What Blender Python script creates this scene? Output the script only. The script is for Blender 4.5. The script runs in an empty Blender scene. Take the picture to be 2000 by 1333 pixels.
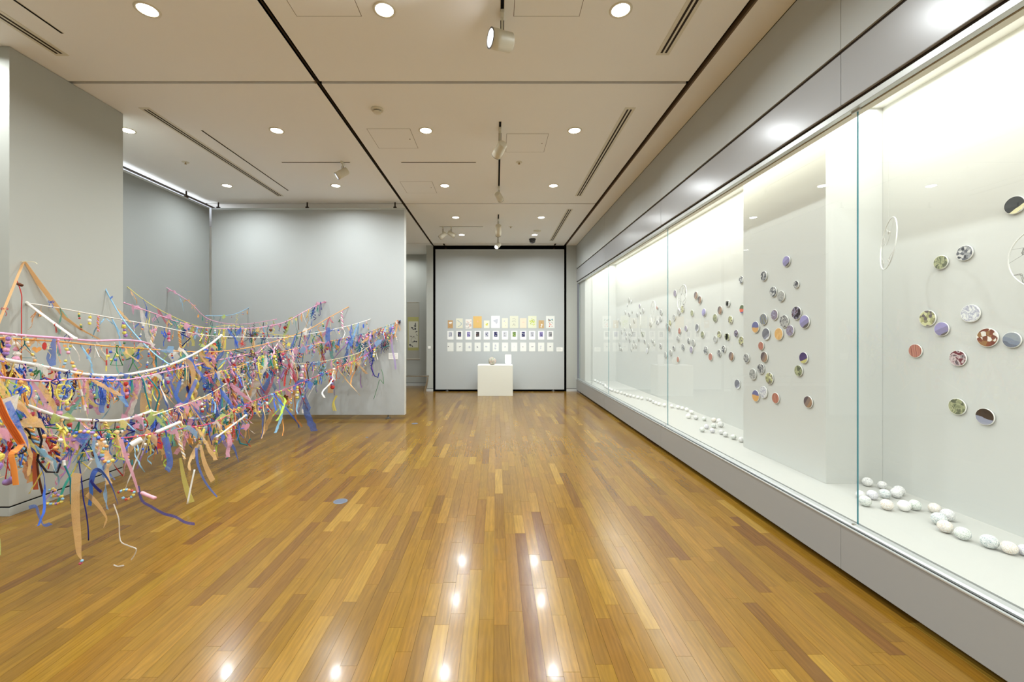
import bpy, math, random
from mathutils import Vector, Matrix
R = random.Random(7)
C = bpy.context.scene.collection
sc = bpy.context.scene
PI = math.pi
# ------------------------------------------------------------------ camera
F, VX, VY, EYE = 830.0, 969.0, 655.0, 1.5
cam_data = bpy.data.cameras.new('camera')
cam_data.sensor_width = 36.0
cam_data.lens = 36.0 * F / 2000.0
cam_data.shift_x = (1000.0 - VX) / 2000.0
cam_data.shift_y = (VY - 666.5) / 2000.0
cam_data.clip_start = 0.05
cam = bpy.data.objects.new('camera', cam_data)
cam.location = (0, 0, EYE)
cam.rotation_euler = (PI / 2, 0, 0)
C.objects.link(cam)
sc.camera = cam
# ------------------------------------------------------------------ world, exposure
w = bpy.data.worlds.new('world'); sc.world = w; w.use_nodes = True
w.node_tree.nodes['Background'].inputs[0].default_value = (0.9, 0.95, 1, 1)
w.node_tree.nodes['Background'].inputs[1].default_value = 0.15
sc.view_settings.view_transform = 'Standard'
sc.view_settings.look = 'None'
sc.view_settings.gamma = 1.0
sc.view_settings.use_curve_mapping = False
sc.view_settings.exposure = 0.33
# ------------------------------------------------------------------ light levels
DOWNLIGHT_W = 20.5
DOWN_COL = (0.95, 1.0, 1.02)
CASE_W_PER_M = 11.5
CASE_COL = (0.99, 1.0, 0.985)
ROOM_BEYOND_W = 30.0

def area(name, loc, rot, size, power, col, shape='RECTANGLE', size_y=None, spread=180, parent=None):
    d = bpy.data.lights.new(name, 'AREA'); d.shape = shape; d.size = size
    if size_y: d.size_y = size_y
    d.energy = power; d.color = col; d.spread = math.radians(spread)
    o = bpy.data.objects.new(name, d); o.location = loc; o.rotation_euler = rot
    if parent: o.parent = parent
    C.objects.link(o); return o

CASE_Z0 = 0.356
# lighting hidden in the top of the display case
for (y0, y1, k) in ((-3.5, 2.5, 0.85), (2.5, 4.4, 1.0), (4.4, 10.5, 1.0)):   # broad diffusers over the whole case width
    area('case_diffuser_lamp', (2.60, (y0 + y1) / 2, 3.235), (0, 0, 0), 0.66, CASE_W_PER_M * (y1 - y0) * k, CASE_COL, size_y=y1 - y0)
# daylight in the room beyond the left partition, washing up its ceiling
area('beyond_lamp', (-5.75, 6.4, 2.9), (PI, 0, 0), 0.7, ROOM_BEYOND_W, (0.86, 0.92, 1.0), size_y=3.6)

# ------------------------------------------------------------------ helpers
def P(px, py, Y):
    return Vector(((px - VX) * Y / F, Y, EYE - (py - VY) * Y / F))

def srgb(h):
    if isinstance(h, str):
        h = h.lstrip('#'); c = [int(h[i:i + 2], 16) / 255 for i in (0, 2, 4)]
    else: c = [v / 255 for v in h]
    return tuple((v / 12.92 if v <= 0.04045 else ((v + 0.055) / 1.055) ** 2.4) for v in c) + (1.0,)

_m = {}
def mat(name, col=None, rough=0.5, metal=0.0, spec=0.5, emit=None, estr=1.0, coat=0.0, grain=0.0, gscale=40.0, bump=0.0):
    if name in _m: return _m[name]
    m = bpy.data.materials.new(name); m.use_nodes = True
    nt = m.node_tree; b = nt.nodes['Principled BSDF']
    c = srgb(col) if not (isinstance(col, tuple) and len(col) == 4) else col
    b.inputs['Base Color'].default_value = c
    b.inputs['Roughness'].default_value = rough
    b.inputs['Metallic'].default_value = metal
    b.inputs['Specular IOR Level'].default_value = spec
    b.inputs['Coat Weight'].default_value = coat
    if emit:
        b.inputs['Emission Color'].default_value = srgb(emit); b.inputs['Emission Strength'].default_value = estr
    if grain or bump:
        n = nt.nodes.new('ShaderNodeTexNoise'); n.inputs['Scale'].default_value = gscale; n.inputs['Detail'].default_value = 4
        tc = nt.nodes.new('ShaderNodeTexCoord'); nt.links.new(tc.outputs['Object'], n.inputs['Vector'])
        if grain:
            mx = nt.nodes.new('ShaderNodeMix'); mx.data_type = 'RGBA'
            mx.inputs[6].default_value = tuple(v * (1 - grain) for v in c[:3]) + (1,)
            mx.inputs[7].default_value = tuple(min(1, v * (1 + grain)) for v in c[:3]) + (1,)
            nt.links.new(n.outputs['Fac'], mx.inputs[0]); nt.links.new(mx.outputs[2], b.inputs['Base Color'])
        if bump:
            bp = nt.nodes.new('ShaderNodeBump'); bp.inputs['Strength'].default_value = bump; bp.inputs['Distance'].default_value = 0.002
            nt.links.new(n.outputs['Fac'], bp.inputs['Height']); nt.links.new(bp.outputs[0], b.inputs['Normal'])
    _m[name] = m
    return m

class MB:
    def __init__(s): s.v = []; s.f = []; s.mi = []
    def add(s, vs, fs, mi=0):
        k = len(s.v); s.v += [tuple(v) for v in vs]
        for f in fs: s.f.append(tuple(i + k for i in f)); s.mi.append(mi)
        return s
    def box(s, x0, x1, y0, y1, z0, z1, mi=0):
        v = [(x0, y0, z0), (x1, y0, z0), (x1, y1, z0), (x0, y1, z0), (x0, y0, z1), (x1, y0, z1), (x1, y1, z1), (x0, y1, z1)]
        return s.add(v, [(0, 3, 2, 1), (4, 5, 6, 7), (0, 1, 5, 4), (1, 2, 6, 5), (2, 3, 7, 6), (3, 0, 4, 7)], mi)
    def tube(s, pts, r, n=5, mi=0, closed=False, radii=None):
        pts = [Vector(p) for p in pts]; m = len(pts)
        if m < 2: return s
        vs = []; u = None
        for i, p in enumerate(pts):
            if closed: t = pts[(i + 1) % m] - pts[i - 1]
            else: t = pts[min(i + 1, m - 1)] - pts[max(i - 1, 0)]
            if t.length < 1e-9: t = Vector((0, 0, 1))
            t.normalize()
            if u is None:
                u = t.orthogonal().normalized()
            else:
                u = u - t * u.dot(t)
                if u.length < 1e-6: u = t.orthogonal()
                u.normalize()
            b = t.cross(u); rr = radii[i] if radii else r
            for k in range(n):
                a = 2 * PI * k / n; vs.append(p + u * (math.cos(a) * rr) + b * (math.sin(a) * rr))
        fs = []
        for i in range(m if closed else m - 1):
            j = (i + 1) % m
            for k in range(n):
                fs.append((i * n + k, i * n + (k + 1) % n, j * n + (k + 1) % n, j * n + k))
        if not closed:
            fs.append(tuple(range(n - 1, -1, -1))); fs.append(tuple((m - 1) * n + k for k in range(n)))
        return s.add(vs, fs, mi)
    def strip(s, pts, wv, th=0.0012, mi=0):
        """flat band along pts; wv = half-width vectors"""
        pts = [Vector(p) for p in pts]; m = len(pts); vs = []
        for i, p in enumerate(pts):
            t = (pts[min(i + 1, m - 1)] - pts[max(i - 1, 0)])
            if t.length < 1e-9: t = Vector((0, 0, 1))
            t.normalize(); wi = Vector(wv[i] if isinstance(wv, list) else wv)
            nrm = t.cross(wi)
            if nrm.length < 1e-9: nrm = t.orthogonal()
            nrm = nrm.normalized() * th / 2
            vs += [p - wi - nrm, p + wi - nrm, p + wi + nrm, p - wi + nrm]
        fs = [(3, 2, 1, 0), tuple(4 * (m - 1) + k for k in range(4))]
        for i in range(m - 1):
            for k in range(4):
                fs.append((4 * i + k, 4 * i + (k + 1) % 4, 4 * i + 4 + (k + 1) % 4, 4 * i + 4 + k))
        return s.add(vs, fs, mi)
    def lathe(s, prof, n=24, M=None, mi=0, cap=True):
        M = M or Matrix.Identity(4); vs = []
        for (r, z) in prof:
            for k in range(n):
                a = 2 * PI * k / n; vs.append(M @ Vector((r * math.cos(a), r * math.sin(a), z)))
        fs = []
        for i in range(len(prof) - 1):
            for k in range(n):
                fs.append((i * n + k, i * n + (k + 1) % n, (i + 1) * n + (k + 1) % n, (i + 1) * n + k))
        if cap:
            fs.append(tuple(range(n - 1, -1, -1))); fs.append(tuple((len(prof) - 1) * n + k for k in range(n)))
        return s.add(vs, fs, mi)
    def sphere(s, c, r, n=10, m=7, mi=0, sq=(1, 1, 1), bump=0.0):
        c = Vector(c); prof = []; vs = [c + Vector((0, 0, -r * sq[2]))]
        for i in range(1, m):
            a = -PI / 2 + PI * i / m
            for k in range(n):
                b = 2 * PI * (k + 0.5 * (i % 2)) / n; rr = r * (1 + bump * (R.random() - 0.5))
                vs.append(c + Vector((rr * math.cos(a) * math.cos(b) * sq[0], rr * math.cos(a) * math.sin(b) * sq[1], rr * math.sin(a) * sq[2])))
        vs.append(c + Vector((0, 0, r * sq[2]))); fs = []
        for k in range(n): fs.append((0, 1 + (k + 1) % n, 1 + k))
        for i in range(m - 2):
            for k in range(n):
                a = 1 + i * n
                fs.append((a + k, a + (k + 1) % n, a + n + (k + 1) % n, a + n + k))
        e = len(vs) - 1; a = 1 + (m - 2) * n
        for k in range(n): fs.append((a + k, a + (k + 1) % n, e))
        return s.add(vs, fs, mi)
    def poly(s, pts, th, M=None, mi=0):
        """flat outline in local XZ, thickness along Y, front at y=0"""
        M = M or Matrix.Identity(4); n = len(pts)
        vs = [M @ Vector((x, 0, z)) for x, z in pts] + [M @ Vector((x, th, z)) for x, z in pts]
        fs = [tuple(range(n)), tuple(range(2 * n - 1, n - 1, -1))]
        for i in range(n): fs.append((i, i + n, (i + 1) % n + n, (i + 1) % n))
        return s.add(vs, fs, mi)
    def mesh(s, name, mats, smooth=False):
        me = bpy.data.meshes.new(name); me.from_pydata(s.v, [], s.f)
        for m in (mats if isinstance(mats, (list, tuple)) else [mats]): me.materials.append(m)
        if len(me.materials) > 1: me.polygons.foreach_set('material_index', s.mi)
        if smooth: me.polygons.foreach_set('use_smooth', [True] * len(me.polygons))
        me.update(); return me

def link(name, me, parent=None, loc=None, rot=None):
    o = bpy.data.objects.new(name, me)
    if parent: o.parent = parent
    if loc is not None: o.location = loc
    if rot is not None: o.rotation_euler = rot
    C.objects.link(o); return o
def part(name, mb, m, parent, smooth=False, label=None, loc=None, bevel=0):
    o = link(name, mb.mesh(name, m, smooth), parent, loc)
    if label: o['label'] = label
    if bevel: bev(o, bevel)
    return o
def bev(o, wdt, seg=2):
    b = o.modifiers.new('bevel', 'BEVEL'); b.width = wdt; b.segments = seg; b.limit_method = 'ANGLE'
def tag(o, label=None, cat=None, group=None, kind=None):
    if label: o['label'] = label
    if cat: o['category'] = cat
    if group: o['group'] = group
    if kind: o['kind'] = kind
    return o
def thing(name, label, cat, loc=(0, 0, 0), rot=None, group=None):
    o = link(name, None, None, loc, rot); return tag(o, label, cat, group)
def struct(name, mb, m, label=None, cat=None, smooth=False, bevel=0):
    o = link(name, mb.mesh(name, m, smooth)); tag(o, label, cat, None, 'structure')
    if bevel: bev(o, bevel)
    return o
def XM(origin, zdir, up=(0, 0, 1)):
    z = Vector(zdir).normalized(); x = Vector(up).cross(z)
    if x.length < 1e-4: x = Vector((1, 0, 0))
    x.normalize(); y = z.cross(x)
    M = Matrix((x, y, z)).transposed().to_4x4(); M.translation = Vector(origin); return M

# ------------------------------------------------------------------ materials
M_wall = mat('wall_grey_cloth', (175, 177, 170), 0.75, spec=0.25, grain=0.02, gscale=300, bump=0.05)
M_panel = mat('panel_grey', (182, 186, 185), 0.6, spec=0.3, grain=0.015, gscale=200)
M_panel2 = mat('panel_grey_near', (173, 177, 176), 0.6, spec=0.3, grain=0.015, gscale=200)
M_side = mat('side_panel_grey', (147, 151, 149), 0.75, spec=0.2, grain=0.015, gscale=200)  # one even grey, darker than the other movable panels
M_edge = mat('panel_edge', (205, 206, 200), 0.4)
M_ceil = mat('ceiling_cream', (237, 236, 232), 0.8, spec=0.2, grain=0.01, gscale=120)
M_ceil2 = mat('ceiling_white', (225, 228, 235), 0.8)
M_black = mat('black_recess', (12, 12, 12), 0.8, spec=0.1)
M_slot = mat('slot_dark', (50, 38, 28), 0.7, spec=0.2)
M_joint = mat('joint_brown', (112, 96, 78), 0.8, spec=0.2)
M_satin = mat('satin_grey_metal_panel', (166, 168, 170), 0.25, metal=0.0, spec=0.38)
M_satin2 = mat('matt_grey_metal_panel', (180, 184, 182), 0.5, metal=0.0, spec=0.4)
M_base = mat('warm_grey_base_panel', (150, 150, 147), 0.42, metal=0.0, spec=0.5)
M_alu = mat('brushed_aluminium', (196, 200, 198), 0.35, metal=0.55)
M_alud = mat('dark_aluminium', (120, 122, 122), 0.35, metal=0.6)
M_cream = mat('cream_enamel', (214, 208, 188), 0.45)
M_white = mat('white_board', (240, 240, 234), 0.55)
M_caseback = mat('case_back_cloth', (203, 205, 201), 0.85, spec=0.15, grain=0.01, gscale=250)
M_casefloor = mat('case_floor_white', (186, 187, 182), 0.6, spec=0.3)
M_chrome = mat('chrome', (215, 215, 210), 0.18, metal=1.0)
M_lamp = mat('lamp_glow', (255, 255, 255), 0.3, emit=(255, 250, 238), estr=14.0)
M_lamp2 = mat('spot_glow', (255, 255, 255), 0.3, emit=(250, 252, 255), estr=8.0)
M_gold = mat('gold_seal', (150, 120, 60), 0.4, metal=0.6)
M_pipe = mat('plinth_dark', (18, 17, 16), 0.7)
M_skirt = mat('skirting_grey', (190, 192, 188), 0.45)

def glass_mat():
    m = bpy.data.materials.new('case_glass'); m.use_nodes = True; nt = m.node_tree; nt.nodes.clear()
    o = nt.nodes.new('ShaderNodeOutputMaterial'); mx = nt.nodes.new('ShaderNodeMixShader')
    t = nt.nodes.new('ShaderNodeBsdfTransparent'); t.inputs[0].default_value = (0.985, 0.992, 0.988, 1)
    g = nt.nodes.new('ShaderNodeBsdfGlossy'); g.inputs['Roughness'].default_value = 0.0
    fr = nt.nodes.new('ShaderNodeFresnel'); fr.inputs[0].default_value = 1.5
    geo = nt.nodes.new('ShaderNodeNewGeometry')
    inv = nt.nodes.new('ShaderNodeMath'); inv.operation = 'SUBTRACT'; inv.inputs[0].default_value = 1.0
    mul = nt.nodes.new('ShaderNodeMath'); mul.operation = 'MULTIPLY'
    L = nt.links.new
    L(geo.outputs['Backfacing'], inv.inputs[1]); L(inv.outputs[0], mul.inputs[0]); L(fr.outputs[0], mul.inputs[1])
    L(mul.outputs[0], mx.inputs[0]); L(t.outputs[0], mx.inputs[1]); L(g.outputs[0], mx.inputs[2]); L(mx.outputs[0], o.inputs[0])
    return m
M_glass = glass_mat()
M_gedge = mat('glass_edge_teal', (70, 140, 152), 0.15, spec=0.6)

def wood_mat():
    m = bpy.data.materials.new('oak_strip_floor'); m.use_nodes = True; nt = m.node_tree; b = nt.nodes['Principled BSDF']; L = nt.links.new
    at = nt.nodes.new('ShaderNodeAttribute'); at.attribute_name = 'tint'
    tc = nt.nodes.new('ShaderNodeTexCoord')
    off = nt.nodes.new('ShaderNodeVectorMath'); off.operation = 'MULTIPLY_ADD'
    cmb = nt.nodes.new('ShaderNodeCombineXYZ')
    k1 = nt.nodes.new('ShaderNodeMath'); k1.operation = 'MULTIPLY'; k1.inputs[1].default_value = 5.3; L(at.outputs['Fac'], k1.inputs[0])
    L(k1.outputs[0], cmb.inputs[0]); L(k1.outputs[0], cmb.inputs[1])
    off.inputs[1].default_value = (1, 1, 1); L(tc.outputs['Object'], off.inputs[0]); L(cmb.outputs[0], off.inputs[2])
    mp = nt.nodes.new('ShaderNodeMapping'); mp.inputs['Scale'].default_value = (80, 2.6, 1); L(off.outputs[0], mp.inputs[0])
    n1 = nt.nodes.new('ShaderNodeTexNoise'); n1.inputs['Scale'].default_value = 1.0; n1.inputs['Detail'].default_value = 6; n1.inputs['Roughness'].default_value = 0.62; n1.inputs['Distortion'].default_value = 0.5
    L(mp.outputs[0], n1.inputs['Vector'])
    mp2 = nt.nodes.new('ShaderNodeMapping'); mp2.inputs['Scale'].default_value = (11, 1.1, 1); L(off.outputs[0], mp2.inputs[0])
    wv = nt.nodes.new('ShaderNodeTexWave'); wv.wave_type = 'BANDS'; wv.bands_direction = 'X'
    wv.inputs['Scale'].default_value = 1.1; wv.inputs['Distortion'].default_value = 14; wv.inputs['Detail'].default_value = 2.5; wv.inputs['Detail Scale'].default_value = 0.8
    L(mp2.outputs[0], wv.inputs['Vector'])
    ramp = nt.nodes.new('ShaderNodeValToRGB'); L(at.outputs['Fac'], ramp.inputs[0])
    stops = [(0.0, (108, 74, 28)), (0.12, (116, 82, 27)), (0.35, (126, 91, 27)), (0.65, (133, 97, 28)), (0.88, (141, 106, 33)), (1.0, (151, 117, 43))]
    el = ramp.color_ramp.elements
    el[0].position = 0; el[0].color = srgb(stops[0][1]); el[1].position = 1; el[1].color = srgb(stops[-1][1])
    for p, c in stops[1:-1]:
        e = el.new(p); e.color = srgb(c)
    def mul(a, f, dark, fac):
        mr = nt.nodes.new('ShaderNodeMapRange'); mr.inputs[1].default_value = 0.3; mr.inputs[2].default_value = 0.7
        mr.inputs[3].default_value = dark; mr.inputs[4].default_value = 1.06; L(f, mr.inputs[0])
        hv = nt.nodes.new('ShaderNodeVectorMath'); hv.operation = 'SCALE'; L(a, hv.inputs[0]); L(mr.outputs[0], hv.inputs['Scale'])
        return hv.outputs[0]
    c = mul(ramp.outputs[0], n1.outputs['Fac'], 0.92, 0)
    c = mul(c, wv.outputs['Fac'], 0.95, 0)
    n3 = nt.nodes.new('ShaderNodeTexNoise'); n3.inputs['Scale'].default_value = 1.0; n3.inputs['Detail'].default_value = 3; n3.inputs['Distortion'].default_value = 2.5
    mp3 = nt.nodes.new('ShaderNodeMapping'); mp3.inputs['Scale'].default_value = (26, 3.0, 1); L(off.outputs[0], mp3.inputs[0]); L(mp3.outputs[0], n3.inputs['Vector'])
    c = mul(c, n3.outputs['Fac'], 0.84, 0)
    fr = nt.nodes.new('ShaderNodeMath'); fr.operation = 'MULTIPLY'; fr.inputs[1].default_value = 37.3; L(at.outputs['Fac'], fr.inputs[0])
    f2 = nt.nodes.new('ShaderNodeMath'); f2.operation = 'FRACT'; L(fr.outputs[0], f2.inputs[0])
    hue = nt.nodes.new('ShaderNodeMix'); hue.data_type = 'RGBA'; hue.inputs[6].default_value = (1.0, 0.96, 1.0, 1); hue.inputs[7].default_value = (0.99, 1.03, 0.92, 1); L(f2.outputs[0], hue.inputs[0])
    hm = nt.nodes.new('ShaderNodeVectorMath'); hm.operation = 'MULTIPLY'; L(c, hm.inputs[0]); L(hue.outputs[2], hm.inputs[1])
    L(hm.outputs[0], b.inputs['Base Color'])
    n2 = nt.nodes.new('ShaderNodeTexNoise'); n2.inputs['Scale'].default_value = 9; n2.inputs['Detail'].default_value = 3; L(tc.outputs['Object'], n2.inputs['Vector'])
    mr = nt.nodes.new('ShaderNodeMapRange'); mr.inputs[3].default_value = 0.16; mr.inputs[4].default_value = 0.27; L(n2.outputs['Fac'], mr.inputs[0]); L(mr.outputs[0], b.inputs['Roughness'])
    bp = nt.nodes.new('ShaderNodeBump'); bp.inputs['Strength'].default_value = 0.25; bp.inputs['Distance'].default_value = 0.0008
    L(n2.outputs['Fac'], bp.inputs['Height']); L(bp.outputs[0], b.inputs['Normal'])
    b.inputs['Specular IOR Level'].default_value = 0.36
    b.inputs['Coat Weight'].default_value = 0.10; b.inputs['Coat Roughness'].default_value = 0.08
    return m
M_wood = wood_mat()

# ------------------------------------------------------------------ floor
H = 3.89
YB, YF = -3.6, 12.60
fl = struct('floor', MB().box(-6.4, 2.3, YB, YF + 0.1, -0.10, -0.006), M_slot, 'strip wood floor in golden oak tones running away from the viewer')
pw = 0.0773
planks = []
x = -6.35; k = 0
while x < 2.25:
    y = YB - R.random() * 0.8
    while y < YF:
        ln = R.choice([0.35, 0.45, 0.6, 0.75, 0.9, 1.0]) * R.uniform(0.85, 1.15)
        y0, y1 = max(y, YB), min(y + ln, YF + 0.05)
        if y1 - y0 > 0.03: planks.append((x, x + pw, y0, y1))
        y += ln
    x += pw
def plank_geo(p):
    x0, x1, y0, y1 = p; g = 0.0005
    a, b_ = R.uniform(-0.00012, 0.00012), R.uniform(-0.00012, 0.00012)
    v = [(x0 + g, y0 + g, -0.006), (x1 - g, y0 + g, -0.006), (x1 - g, y1 - g, -0.006), (x0 + g, y1 - g, -0.006),
         (x0 + g, y0 + g, a), (x1 - g, y0 + g, b_), (x1 - g, y1 - g, b_), (x0 + g, y1 - g, a)]
    return v, [(4, 5, 6, 7), (0, 1, 5, 4), (1, 2, 6, 5), (2, 3, 7, 6), (3, 0, 4, 7)]
def seen_area(p):
    x0, x1, y0, y1 = p; y0 = max(y0, 1.84)
    if y1 < 1.9 or x0 > 2.14: return 0
    cx, cy = (x0 + x1) / 2, (y0 + y1) / 2
    px = VX + cx * F / cy
    if px < -10 or px > 2010: return 0
    return pw * F / cy * (EYE * F) * (1 / y0 - 1 / y1)
order = sorted(planks, key=seen_area, reverse=True)
def add_tint(me, vals):
    a = me.attributes.new('tint', 'FLOAT', 'POINT'); a.data.foreach_set('value', vals)
def tint():
    t = R.gauss(0.5, 0.24)
    if R.random() < 0.04: t = R.uniform(0.0, 0.15)
    return min(0.999, max(0.0, t))
for p in order[:300]:
    v, f = plank_geo(p); me = bpy.data.meshes.new('plank'); me.from_pydata(v, [], f); me.materials.append(M_wood)
    add_tint(me, [tint()] * 8); link('plank', me, fl)
vs = []; fs = []; tn = []
for p in order[300:]:
    v, f = plank_geo(p); kk = len(vs); vs += v; fs += [tuple(i + kk for i in q) for q in f]; tn += [tint()] * 8
me = bpy.data.meshes.new('plank_field'); me.from_pydata(vs, [], fs); me.materials.append(M_wood); add_tint(me, tn)
o = link('plank_field', me, fl); o['kind'] = 'stuff'; o['label'] = 'smaller floor strips farther off and at the edges'

# ------------------------------------------------------------------ ceiling
ce = struct('ceiling', MB().box(-6.4, 2.2, YB, YF + 0.1, H + 0.06, H + 0.12), M_black, 'cream suspended ceiling in large panels with dark joints')
ys = [YB, 0.32, 4.02, 7.72, 11.06, YF + 0.1]
for (x0, x1) in [(-5.27, -1.705), (-1.66, 1.808)]:
    for i in range(5):
        a = ys[i] + (0.022 if i else 0); b_ = ys[i + 1] - (0.022 if i < 4 else 0)
        part('ceiling_panel', MB().box(x0, x1, a, b_, H, H + 0.03), M_ceil, ce, bevel=0.003)
        if i < 4:
            part('joint_backing', MB().box(x0, x1, b_ - 0.01, b_ + 0.055, H + 0.032, H + 0.04), M_joint, ce)
part('ceiling_panel', MB().box(1.868, 2.139, YB, 11.32, H, H + 0.03), M_ceil, ce)
part('ceiling_panel', MB().box(-6.35, -5.31, YB, YF, H, H + 0.03), M_ceil2, ce, label='bright white ceiling of the room beyond the left wall')
part('joint_side', MB().box(1.852, 1.868, YB, 11.32, H + 0.002, H + 0.05), M_joint, ce)
part('joint_side', MB().box(-1.716, -1.705, YB, 11.3, H + 0.002, H + 0.05), M_joint, ce)
# access hatches
for (x0, x1, y0, y1) in [(-1.49, -1.01, 2.70, 3.18), (0.134, 0.62, 2.70, 3.18), (-1.495, -1.0, 4.92, 5.43), (0.128, 0.62, 5.04, 5.54), (-1.495, -1.0, 6.61, 7.14)]:
    h = part('access_hatch', MB().box(x0, x1, y0, y1, H - 0.0015, H), M_ceil, ce)
    g = 0.004; j = MB()
    j.box(x0 - g, x1 + g, y0 - g, y0, H - 0.001, H); j.box(x0 - g, x1 + g, y1, y1 + g, H - 0.001, H)
    j.box(x0 - g, x0, y0, y1, H - 0.001, H); j.box(x1, x1 + g, y0, y1, H - 0.001, H)
    part('hatch_joint', j, M_joint, h)
    part('hatch_lock', MB().lathe([(0.008, 0), (0.008, -0.002)], 10, Matrix.Translation((x1 - 0.05, (y0 + y1) / 2, H - 0.0015))), M_joint, h)

# ------------------------------------------------------------------ right wall
seams = [2.64 + 2.88 * i for i in range(-2, 4)]
yseg = [YB] + seams + [11.32]
wr = struct('wall_right', MB().box(2.165, 3.2, YB, 11.32, 3.30, H + 0.05), M_black, 'satin grey metal wall band above the long glass case')
for i in range(len(yseg) - 1):
    a, b_ = yseg[i] + 0.0015, yseg[i + 1] - 0.0015
    part('upper_panel', MB().box(2.14, 2.165, a, b_, 3.273, H - 0.006), M_satin2, wr, bevel=0.0015)
    part('lower_panel', MB().box(2.14, 2.165, a, b_, 2.925, 3.248), M_satin, wr, bevel=0.004)
part('joint_backing', MB().box(2.155, 2.17, YB, 11.32, 3.24, 3.28), M_slot, wr)

# display case
dc = thing('display_case', 'long built-in glass display case lit white inside along the right wall', 'display case', (2.2, 3.9, 0))
def cp(name, mb, m, **k):
    for i, v in enumerate(mb.v): mb.v[i] = (v[0] - 2.2, v[1] - 3.9, v[2])
    return part(name, mb, m, dc, **k)
for i in range(len(yseg) - 1):
    cp('base_panel', MB().box(2.14, 2.165, yseg[i] + 0.001, yseg[i + 1] - 0.001, 0.048, 0.322), M_base, bevel=0.002)
cp('plinth', MB().box(2.23, 2.28, YB, 11.32, 0.0, 0.06), M_pipe)
cp('case_shell', MB().box(2.166, 2.19, YB, 11.32, 0.05, 0.318), M_pipe)
cp('sill_lip', MB().box(2.134, 2.149, YB, 11.32, 0.322, 0.331), M_alu, bevel=0.0015)
cp('sill_groove', MB().box(2.150, 2.1628, YB, 11.32, 0.30, 0.327), M_black)
sl = MB(); a0, b0 = YB, 11.32
sl.add([(2.163, a0, 0.336), (2.170, a0, 0.3455), (2.194, a0, 0.352), (2.194, a0, 0.30), (2.163, a0, 0.30)] + [(2.163, b0, 0.336), (2.170, b0, 0.3455), (2.194, b0, 0.352), (2.194, b0, 0.30), (2.163, b0, 0.30)],
       [(0, 1, 2, 3, 4)[::-1], (5, 6, 7, 8, 9)] + [(i, (i + 1) % 5, (i + 1) % 5 + 5, i + 5) for i in range(5)])
cp('sill_rail', sl, M_alu)
cp('case_floor', MB().box(2.205, 3.0, YB, 10.56, 0.30, CASE_Z0), M_casefloor)
cp('back_wall', MB().box(2.975, 3.05, YB, 10.56, CASE_Z0, 3.3), M_caseback)
cp('end_wall', MB().box(2.206, 2.975, 10.55, 11.32, 0.30, 3.3), M_caseback)
cp('case_column', MB().box(2.536, 2.974, 3.27, 4.36, CASE_Z0, 3.3), M_caseback, bevel=0.002)
cp('case_top', MB().box(2.166, 3.05, YB, 11.32, 3.25, 3.30), M_white)
cp('near_end_wall', MB().box(2.2, 2.975, YB - 0.05, YB, 0.3, 3.3), M_caseback)
cp('head_rail', MB().box(2.152, 2.193, YB, 11.32, 2.868, 2.905), M_alu, bevel=0.002)
cp('head_groove', MB().box(2.160, 2.2, YB, 11.32, 2.905, 2.925), M_slot)
cp('head_soffit', MB().box(2.209, 2.257, YB, 11.32, 2.868, 3.25), M_cream)
cp('head_seal', MB().box(2.193, 2.209, YB, 11.32, 2.876, 2.90), M_gold)
gy = [YB, -0.274, 2.586, 5.446, 8.306, 11.2]
for i in range(5):
    a, b_ = gy[i] + 0.002, gy[i + 1] - 0.002
    g = MB(); g.box(2.197, 2.2045, a, b_, 0.34, 2.89)
    g.mi = [1, 1, 2, 0, 2, 0]
    cp('glass_pane', g, [M_glass, M_glass, M_gedge])
for yy in gy[1:5]:
    c_ = cp('glass_clip', MB().box(2.185, 2.197, yy - 0.03, yy + 0.03, 2.858, 2.868), M_alu)
    cp('sill_lock', MB().lathe([(0.012, 0), (0.012, 0.004), (0.006, 0.004)], 14, Matrix.Translation((2.178, yy, 0.346))), M_chrome)

# ------------------------------------------------------------------ far wall
wb = struct('wall_far', MB().box(-1.70, 1.89, 11.45, 11.5, 0, H + 0.05), M_black, 'far wall of the gallery with a black-edged recess')
part('pilaster', MB().box(-1.857, -1.678, 11.32, 12.58, 0.078, H), M_wall, wb, bevel=0.002)
part('pilaster', MB().box(1.872, 2.16, 11.32, 11.6, 0.078, H), M_wall, wb, bevel=0.002)
for (x0, x1) in [(-1.857, -1.678), (1.872, 2.16)]:
    part('skirting', MB().box(x0, x1, 11.318, 11.6 if x0 > 0 else 12.57, 0, 0.068), M_skirt, wb)
    part('skirting_groove', MB().box(x0 + 0.004, x1 - 0.004, 11.326, 11.5, 0.066, 0.08), M_slot, wb)
part('recess_side', MB().box(-1.678, -1.668, 11.322, 11.46, 0, H), M_black, wb)
part('recess_side', MB().box(1.862, 1.872, 11.322, 11.46, 0, H), M_black, wb)
part('recess_head', MB().box(-1.668, 1.862, 11.325, 11.46, 3.855, 3.885), M_black, wb)
part('recess_sill', MB().box(-1.668, 1.862, 11.325, 11.46, 0.0, 0.002), M_black, wb)

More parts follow.
